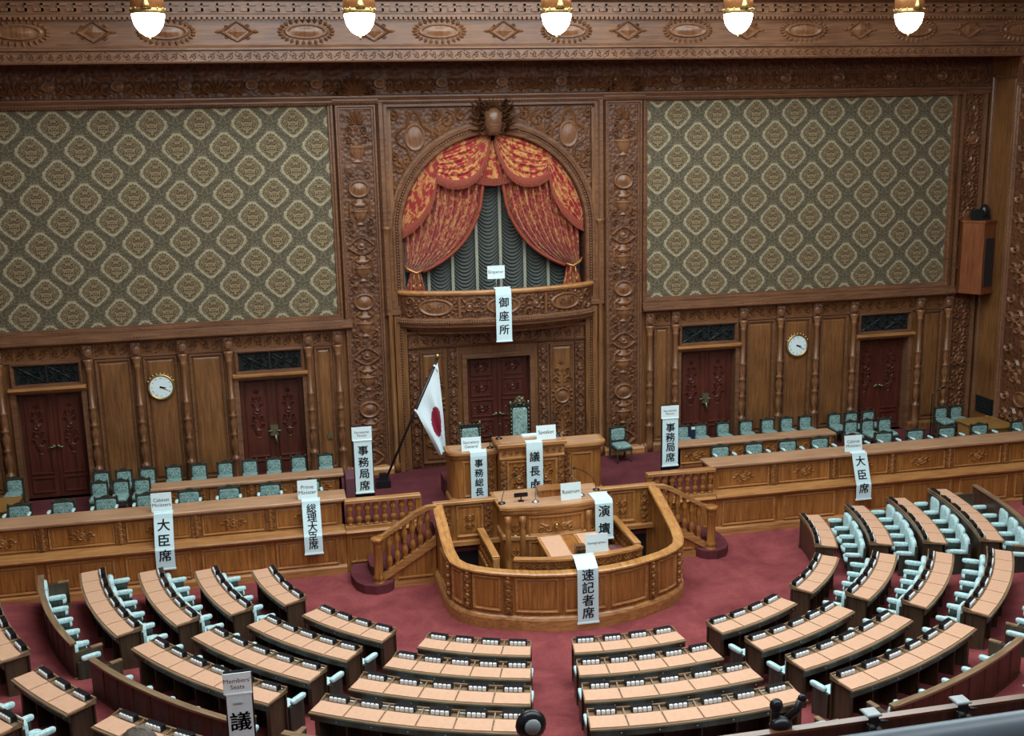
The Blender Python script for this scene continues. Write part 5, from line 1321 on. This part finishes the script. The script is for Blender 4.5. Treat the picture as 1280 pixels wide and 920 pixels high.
# ------------------------------------------------------------------ clocks
def clock(x, z, sd):
    o = thing('wall_clock', (x, .0, z), 'round white wall clock in a brass rim on the %s wainscot panel' % sd, 'clock')
    def W(u, v, h): return (x+u, .03-h, z+v)
    b = MB(); n = 32; prof = [(.30, 0), (.30, .05), (.275, .075), (.25, .06), (.245, .05)]
    vs = [W(r*math.cos(2*PI*i/n), r*math.sin(2*PI*i/n), h) for r, h in prof for i in range(n)]; b.add(vs, [(j*n+i, j*n+(i+1) % n, (j+1)*n+(i+1) % n, (j+1)*n+i) for j in range(len(prof)-1) for i in range(n)], True)
    for k in range(9): a = PI*(.15+.7*k/8); b.ell(W(.305*math.cos(a), .305*math.sin(a), .04), .03, .03, .03, 6, 4)
    b.build('clock_rim', M['brass'], o)
    b = MB(); vs = [W(.25*math.cos(2*PI*i/n), .25*math.sin(2*PI*i/n), .05) for i in range(n)]; b.add(vs, [tuple(range(n))]); b.build('clock_face', M['paper'], o)
    b = MB()
    for k in range(12):
        t = text_mb(('XII', 'I', 'II', 'III', 'IIII', 'V', 'VI', 'VII', 'VIII', 'IX', 'X', 'XI')[k], .045); a = PI/2-k*PI/6
        t.v = [W(.2*math.cos(a)+px*math.sin(a)+py*math.cos(a), .2*math.sin(a)-px*math.cos(a)+py*math.sin(a), .053) for px, py, pz in t.v]; b.put(t)
    b.build('clock_numerals', M['ink'], o)
    for nm, a, L, w_ in (('hour_hand', PI/2-2*PI*3.33/12, .11, .022), ('minute_hand', PI/2-2*PI*20/60, .17, .014)):
        b = MB(); c, s = math.cos(a), math.sin(a)
        b.add([W(-.03*c-w_*s, -.03*s+w_*c, .058), W(-.03*c+w_*s, -.03*s-w_*c, .058), W(L*c+w_*.3*s, L*s-w_*.3*c, .058), W(L*c-w_*.3*s, L*s+w_*.3*c, .058)], [(0, 1, 2, 3)]); b.build(nm, M['ink'], o)
clock(-7.66, 3.31, 'left'); clock(7.62, 3.31, 'right')

# ------------------------------------------------------------------ flag
o = thing('flagpole', (-2.93, -1.04, .9), 'dark flagpole with brass ball leaning from a black stand left of the podium', 'flagpole')
p0 = Vector((-2.9, -1.04, 1.0)); p1 = Vector((-1.57, -.85, 3.74))
b = MB(); b.tube([p0, p1], .028, 8); b.build('pole', M['black'], o)
b = MB(); b.ell(tuple(p1+Vector((.0, 0, .05))), .06, .06, .06, 12, 8); b.build('pole_ball', M['brass'], o)
b = MB(); b.box(-3.1, -1.2, .9, -2.78, -.88, 1.06); b.box(-3.02, -1.12, 1.06, -2.84, -.95, 1.2); b.build('pole_stand', M['black'], o)
fo = thing('flag', (-2.0, -.95, 1.5), 'white flag with a crimson disc hanging in folds from the leaning pole', 'flag')
def flagpt(u, v):
    # u down the pole, v along the fly hanging downwards
    a = p1+(p0-p1)*(.02+.40*u); base = Vector((a.x+.02, a.y-.04, a.z-.03))
    end = Vector((-1.60+.14*(u), -1.0, 1.46+.10*u)) if True else a
    top_end = Vector((-1.47, -1.0, 1.62)); bot_end = Vector((-1.62, -1.0, 1.50))
    e = top_end+(bot_end-top_end)*u
    q = base+(e-base)*v; q.x += .02*math.sin(PI*v)*(1-2*u); q.y += .05*math.sin(u*11+v*3)*min(1, v*2.2+.1)
    q.z += .03*math.sin(PI*v)*u
    return tuple(q)
nu, nv = 30, 44; b = MB(); r = MB(); vs = [flagpt(i/nu, j/nv) for j in range(nv+1) for i in range(nu+1)]
fw, fr2 = [], []
for j in range(nv):
    for i in range(nu):
        f_ = (j*(nu+1)+i, j*(nu+1)+i+1, (j+1)*(nu+1)+i+1, (j+1)*(nu+1)+i); u, v = (i+.5)/nu, (j+.5)/nv
        (fr2 if ((u-.45)/.25)**2+((v-.56)/.21)**2 < 1 else fw).append(f_)
me = D.meshes.new('flag_cloth'); me.from_pydata([tuple(q) for q in vs], [], fw+fr2); me.materials.append(M['flagw']); me.materials.append(M['flagr'])
for i, p in enumerate(me.polygons): p.use_smooth = True; p.material_index = 0 if i < len(fw) else 1
fob = D.objects.new('flag_cloth', me); link(fob, fo)
b = MB()
for t in (.06, .42): q = p1+(p0-p1)*t; b.ell((q.x, q.y-.03, q.z), .035, .03, .035, 6, 4); b.tube([(q.x+.02, q.y-.04, q.z), (q.x+.06, q.y-.06, q.z-.12)], .012, 5)
b.build('tie_cord', M['paper'], fo)

# ------------------------------------------------------------------ microphones and small things
def mic(x, y, z, tipx, tipy, tipz, label, m='black', base='black'):
    o = thing('microphone', (x, y, z), label, 'microphone')
    b = MB(); b.lathe([(.075, z), (.07, z+.02), (.02, z+.035), (.012, z+.05)], x, y, 14); b.build('base', M[base], o)
    pts = [(x, y, z+.04), (x+(tipx-x)*.05, y, z+.04+(tipz-z)*.45), (x+(tipx-x)*.35, y+(tipy-y)*.4, z+(tipz-z)*.8), (tipx, tipy, tipz)]
    b = MB(); P = [qb3(pts, i/12) for i in range(13)]; b.tube(P, .008, 6); b.build('gooseneck', M['steel' if base == 'steel' else m], o)
    b = MB(); b.ell((tipx, tipy, tipz), .03, .03, .035, 8, 6); b.build('head', M['black'], o)
def qb3(P, t):
    a, b_, c, d = P; s = 1-t
    return tuple(s**3*a[j]+3*s*s*t*b_[j]+3*s*t*t*c[j]+t**3*d[j] for j in range(3))
mic(-1.0+.0, -5.0, 1.622, -.62, -4.6, 2.05, 'black gooseneck microphone on the left end of the rostrum, bent to the right')
mic(-.35, -5.1, 1.622, -.33, -5.05, 2.05, 'upright microphone with round steel foot near the middle of the rostrum', base='steel')
mic(.62, -4.95, 1.622, .40, -4.9, 2.05, 'microphone on a round steel foot just right of the Rostrum card', base='steel')
mic(1.0, -4.7, 1.622, .55, -4.7, 2.12, 'long gooseneck microphone bending left from the right end of the rostrum')
mic(-.62, -2.95, 2.347, -.60, -3.0, 2.67, 'thin microphone on the left side of the speaker podium')
mic(.62, -3.1, 2.347, .40, -3.0, 2.78, 'left one of two slanting microphones behind the Speaker card'); mic(.65, -2.9, 2.347, .58, -2.9, 2.82, 'right one of two slanting microphones behind the Speaker card')
mic(-.80, -2.85, 2.132, -.8, -2.9, 2.44, 'thin microphone on the inner end of the left podium wing')
o = thing('display_unit', (-.6, -4.95, 1.62), 'small black display on a short stand between the rostrum microphones', 'display')
b = MB(); b.box(-.75, -5.0, 1.72, -.48, -4.97, 1.80); b.build('screen', M['black'], o)
b = MB(); b.box(-.66, -5.02, 1.622, -.56, -4.92, 1.64); b.tube([(-.61, -4.97, 1.63), (-.61, -4.97, 1.74)], .012, 6); b.build('stand', M['black'], o)
o = thing('wooden_box', (.02, -4.7, 1.62), 'plain wooden box at the rear of the rostrum top', 'box')
b = MB(); b.box(-.2, -4.85, 1.622, .30, -4.55, 1.75); b.box(-.22, -4.87, 1.75, .32, -4.53, 1.77); b.build('box_body', M['oak'], o)
o = thing('paper_stack', (.1, -2.9, 2.3), 'small white paper stack on the speaker podium', 'papers'); b = MB()
for k in range(4): b.box(-.12+.004*k, -3.0, 2.348+.008*k, .26+.003*k, -2.82, 2.355+.008*k)
b.build('sheets', M['paper'], o)
# floor microphone stand at far right
o = thing('floor_microphone', (11.0, -.8, .9), 'thin black floor microphone stand beside the two chairs at far right', 'microphone')
b = MB(); b.lathe([(.14, .9), (.13, .93), (.02, .95)], 10.95, -.8, 14); b.tube([(10.95, -.8, .93), (10.95, -.8, 2.0), (11.15, -.8, 2.12)], .013, 6); b.build('stand', M['black'], o)
b = MB(); b.tube([(11.1, -.8, 2.1), (11.3, -.8, 2.16)], .025, 8); b.build('head', M['black'], o)
# side table, far right
o = thing('side_table', (11.95, -1.6, .9), 'plain box-shaped oak table in the right rear corner of the dais', 'table')
b = MB(); b.box(11.35, -2.25, .9, 12.28, -1.35, 1.42); b.build('table_body', M['table'], o); b = MB(); b.cbox(11.30, -2.30, 1.42, 12.33, -1.30, 1.46); b.build('table_top', M['table'], o)
o = thing('table_box', (12.0, -1.6, 1.46), 'tiny wooden block standing on the plain table at right', 'box'); b = MB(); b.cbox(11.95, -1.62, 1.46, 12.03, -1.54, 1.56); b.build('block', M['table'], o)
o = thing('side_table', (-10.95, -1.9, .9), 'plain box-shaped oak table behind the left front counter at the picture edge', 'table')
b = MB(); b.box(-11.6, -2.2, .9, -10.55, -1.35, 1.42); b.build('table_body', M['table'], o); b = MB(); b.cbox(-11.65, -2.25, 1.42, -10.5, -1.3, 1.46); b.build('table_top', M['table'], o)
for x0, x1, sd in ((-3.82, -3.56, 'left'),):
    o = thing('covered_stand', ((x0+x1)/2, -1.75, .9), 'maroon cloth-covered block beside the inner end of the left rear counter', 'stand'); b = MB(); b.cbox(x0, -2.0, .9, x1, -1.3, 1.46, .02); b.build('cloth_cover', M['maroon'], o)
o = thing('folding_chair', (4.68, -.5, .9), 'navy chair back with a small white tag between two teal chairs', 'chair')
b = MB(); b.box(4.61, -.5, 1.2, 4.76, -.46, 1.56); b.build('back', M['blue'], o); b = MB(); b.box(4.65, -.52, 1.50, 4.74, -.5, 1.56); b.build('tag', M['paper'], o)
b = MB(); b.box(4.61, -.7, 1.2, 4.76, -.46, 1.23); b.tube([(4.62, -.68, .9), (4.62, -.68, 1.2)], .01); b.tube([(4.75, -.68, .9), (4.75, -.68, 1.2)], .01); b.tube([(4.62, -.48, .9), (4.62, -.48, 1.25)], .01); b.tube([(4.75, -.48, .9), (4.75, -.48, 1.25)], .01); b.build('frame', M['black'], o)
# loudspeaker
o = thing('loudspeaker', (12.2, -.55, 4.45), 'tall reddish wooden loudspeaker cabinet mounted in the upper right corner', 'loudspeaker')
def quad(bb, P, z0, z1): bb.prism(P, z0, z1, 'z')
P4 = [(11.78, -.42), (12.08, -.86), (12.54, -.66), (12.54, -.02), (11.95, -.02)]
b = MB(); quad(b, P4, 4.55, 6.25); b.build('cabinet', M['spkwd'], o)
b = MB(); c = (12.15, -.42); quad(b, [(c[0]+(p[0]-c[0])*1.08, c[1]+(p[1]-c[1])*1.1) for p in P4[:3]]+[(12.55, 0), (11.95, 0)], 6.25, 6.30); quad(b, [(c[0]+(p[0]-c[0])*1.06, c[1]+(p[1]-c[1])*1.06) for p in P4[:3]]+[(12.55, 0), (11.95, 0)], 4.48, 4.55); b.build('cabinet_cap', M['spkwd'], o)
def onface(t0, t1, z0, z1, off):
    a, c2 = Vector(P4[1]), Vector(P4[2]); d = (c2-a); n = Vector((d.y, -d.x)).normalized(); p, q = a+d*t0, a+d*t1
    return [(p.x, p.y, z0), (q.x, q.y, z0), (q.x, q.y, z1), (p.x, p.y, z1)], [(p.x+n.x*off, p.y+n.y*off, z0), (q.x+n.x*off, q.y+n.y*off, z0), (q.x+n.x*off, q.y+n.y*off, z1), (p.x+n.x*off, p.y+n.y*off, z1)]
A_, B_ = onface(.14, .88, 4.66, 5.86, .015); b = MB(); b.add(A_+B_, [(4, 5, 6, 7), (0, 1, 5, 4), (1, 2, 6, 5), (2, 3, 7, 6), (3, 0, 4, 7)]); b.build('speaker_grille', M['spkgr'], o)
o = thing('camera_unit', (12.25, -.45, 6.3), 'small dark camera unit standing on the corner loudspeaker', 'camera')
b = MB(); b.box(11.98, -.6, 6.30, 12.2, -.4, 6.56); b.build('body', M['iron'], o)
b = MB(); b.ell((12.33, -.45, 6.5), .12, .12, .18, 12, 8); b.box(12.22, -.56, 6.3, 12.44, -.34, 6.38); b.tube([(12.2, -.45, 6.5), (12.3, -.45, 6.55)], .03); b.build('dome', M['black'], o)

# ------------------------------------------------------------------ spectators' gallery in front of the camera
GA = thing('gallery_parapet', (0, -20, 5.0), 'dark wooden gallery parapet crossing the lower right corner', 'parapet')
b = MB(); b.box(-9, -20.12, 4.0, 9, -20.08, 5.425); b.build('parapet_board', M['part'], GA)
b = MB(); b.box(-9, -20.13, 5.425, 9, -20.08, 5.44); b.box(-9, -20.16, 5.335, 9, -20.12, 5.35); b.build('parapet_cap', M['wallx'], GA)
b = MB(); b.box(-9, -20.13, 5.35, 9, -20.10, 5.425); b.build('parapet_rail', M['part'], GA)
b = MB()
for x in (-2.3, -1.02, .3): b.box(x, -20.135, 5.29, x+.14, -20.12, 5.31)
b.build('seat_number_plate', M['bronze'], GA)
o_ = None
GF = thing('gallery_floor', (0, -22, 4.9), 'stepped gallery floor below and behind the viewpoint', 'floor')
b = MB()
b.box(-12.5, -22.4, 4.6, 12.5, -20.0, 4.9); b.box(-12.5, -24.2, 4.6, 12.5, -22.4, 5.7); b.box(-12.5, -30, 4.6, 12.5, -24.2, 6.5); b.build('gallery_step', M['carpet2'], GF)
GR = thing('gallery_handrail', (0, -22, 5.7), 'thick grey metal handrail in the lower right corner', 'handrail')
b = MB(); b.tube([(-2.9-1.0, -22.0, 6.49), (3, -22.0, 6.49)], .075, 14); b.build('rail_tube', M['railg'], GR)
for x in (-3.6, -.5, 2.5):
    b = MB(); b.tube([(x, -22.02, 4.9), (x, -22.02, 6.45)], .03, 8); b.build('post', M['railg'], GR)
def desk_lamp(x, kind, label, zt):
    o = thing('clamp_unit', (x, -20.05, 5.44), label, 'device')
    if kind == 'plate':
        b = MB(); b.cbox(x-.045, -20.17, zt-.012, x+.045, -20.08, zt, .005); b.build('top_plate', M['grey'], o)
        b = MB(); b.box(x-.022, -20.175, zt-.10, x+.022, -20.14, zt-.012); b.box(x-.035, -20.2, zt-.16, x-.01, -20.14, zt-.06); b.ell((x+.018, -20.18, zt-.10), .03, .03, .035, 10, 6); b.tube([(x-.03, -20.18, zt-.17), (x-.02, -20.18, zt-.05)], .016, 8); b.tube([(x+.03, -20.17, zt-.04), (x+.08, -20.17, zt-.05)], .01, 6); b.build('clamp', M['iron'], o)
        b = MB(); b.tube([(x-.03, -20.19, zt-.15), (x-.045, -20.2, zt-.19)], .018, 8); b.tube([(x+.03, -20.19, zt-.14), (x+.035, -20.2, zt-.18)], .015, 8); b.build('clamp_screw', M['steel'], o)
    elif kind == 'round':
        b = MB(); b.ell((x, -20.03, zt), .085, .05, .085, 16, 10); b.tube([(x, -20.03, zt-.06), (x, -20.03, 5.4)], .02, 8); b.build('lamp_head', M['black'], o)
        b = MB(); b.ell((x, -20.075, zt+.01), .045, .02, .045, 14, 6); b.build('lens', M['grey'], o)
    else:
        b = MB(); b.tube([(x-.03, -20.05, 5.44), (x-.02, -20.05, zt)], .025, 8); b.ell((x-.02, -20.05, zt), .04, .035, .04, 10, 6); b.ell((x+.0, -20.07, 5.45), .07, .05, .05, 10, 6); b.tube([(x+.02, -20.06, 5.46), (x+.1, -20.06, 5.52), (x+.12, -20.06, 5.58)], .022, 8); b.ell((x+.13, -20.06, 5.585), .03, .02, .03, 8, 6); b.build('arm_joint', M['black'], o)
desk_lamp(-3.86, 'round', 'round black lamp head with grey centre, at the foot of the middle aisle', 5.63)
desk_lamp(-2.44, 'arm', 'black jointed clamp arm at the left end of the visible parapet', 5.56)
desk_lamp(-1.92, 'plate', 'clamp with square grey plate, second from left on the parapet', 5.49)
desk_lamp(-1.36, 'plate', 'clamp with rounded pale grey plate, third from left on the parapet', 5.49)
desk_lamp(-.88, 'plate', 'clamp with grey plate at the right picture edge of the parapet', 5.50)
desk_lamp(-2.98, 'plate', 'low clamp with pale plate at the bottom edge, leftmost on the parapet', 5.45)

# ------------------------------------------------------------------ spectator whose hair shows at the bottom left edge
hx, hy, hz = -5.70, -21.0, 6.26
pe = thing('person', (hx, -21.1, 4.9), 'seated spectator seen from behind, only the crown of greying brown hair in view', 'person')
vsk = [(hx, -21.2, 5.42), (hx, -21.18, 5.6), (hx, -21.15, 5.8), (hx, -21.12, 5.93), (hx, -21.08, 6.04), (hx, -21.03, 6.13),
       (hx-.17, -21.12, 5.9), (hx-.22, -21.0, 5.66), (hx-.14, -20.78, 5.56), (hx+.17, -21.12, 5.9), (hx+.22, -21.0, 5.66), (hx+.14, -20.78, 5.56),
       (hx-.1, -20.8, 5.42), (hx-.1, -20.72, 5.1), (hx-.1, -20.65, 4.95), (hx+.1, -20.8, 5.42), (hx+.1, -20.72, 5.1), (hx+.1, -20.65, 4.95)]
ed = [(0, 1), (1, 2), (2, 3), (3, 4), (4, 5), (3, 6), (6, 7), (7, 8), (3, 9), (9, 10), (10, 11), (0, 12), (12, 13), (13, 14), (0, 15), (15, 16), (16, 17)]
rad = [.15, .14, .15, .12, .055, .05, .07, .05, .04, .07, .05, .04, .08, .06, .05, .08, .06, .05]
me = D.meshes.new('body'); me.from_pydata([tuple(v) for v in vsk], ed, []); bo = D.objects.new('body', me); link(bo, pe); me.materials.append(M['coat'])
mo = bo.modifiers.new('skin', 'SKIN')
for i, r_ in enumerate(rad): me.skin_vertices[0].data[i].radius = (r_, r_)
me.skin_vertices[0].data[0].use_root = True
bo.modifiers.new('sub', 'SUBSURF').levels = 1; bo.modifiers['sub'].render_levels = 2
b = MB(); b.ell((hx, hy, hz-.02), .075, .092, .115, 18, 12); b.ell((hx, hy+.09, hz-.03), .014, .02, .02, 8, 5)
for q in (-1, 1): b.ell((hx+q*.077, hy, hz-.03), .012, .022, .032, 8, 6)
for q in (-1, 1):
    for k in range(4): b.tube([(hx+q*.14+.015*(k-1.5), -20.76, 5.56), (hx+q*.12+.015*(k-1.5), -20.70, 5.555), (hx+q*.12+.014*(k-1.5), -20.66, 5.53)], [.010, .009, .007], 6)
    b.ell((hx+q*.14, -20.77, 5.56), .038, .045, .018, 10, 6); b.tube([(hx+q*.10, -20.78, 5.56), (hx+q*.085, -20.73, 5.55)], [.012, .009], 6)
b.build('head_and_hands', M['skin'], pe)
b = MB()
def hairf(u, v):
    a = 2*PI*u; c = -.25+(PI/2+.25)*v; r = 1+.03*math.sin(a*23+v*9)
    return (hx+.092*r*math.cos(c)*math.cos(a), hy-.012+.112*r*math.cos(c)*math.sin(a), hz+.02+.135*r*math.sin(c))
b.grid(hairf, 60, 14); b.build('hair', M['hair'], pe)
se = thing('spectator_bench', (hx, -21.3, 4.9), 'dark red bench under the spectator at the bottom left edge', 'bench')
b = MB(); b.box(hx-.5, -21.45, 5.25, hx+.5, -20.95, 5.36); b.build('seat_pad', M['maroon'], se)
b = MB(); cush(b, hx-.5, hx+.5, -21.55, -21.42, 5.36, 6.0, .3); b.build('seat_back', M['maroon'], se)
b = MB(); b.box(hx-.5, -21.45, 4.9, hx-.44, -20.95, 5.25); b.box(hx+.44, -21.45, 4.9, hx+.5, -20.95, 5.25); b.build('seat_leg', M['dark'], se)

GC = thing('added_fill_panel', (0, -20.5, 12.1), kind='structure'); GC.name = 'fill_panel'  # added glowing panel, an invented source for the tilted gallery fill
b = MB(); b.box(-8, -1.8, .04, 8, 1.8, .1); o = b.build('gallery_fill_panel', M['laylight'], GC); o.matrix_parent_inverse = Matrix.Identity(4); o.rotation_euler = (math.radians(48), 0, 0)
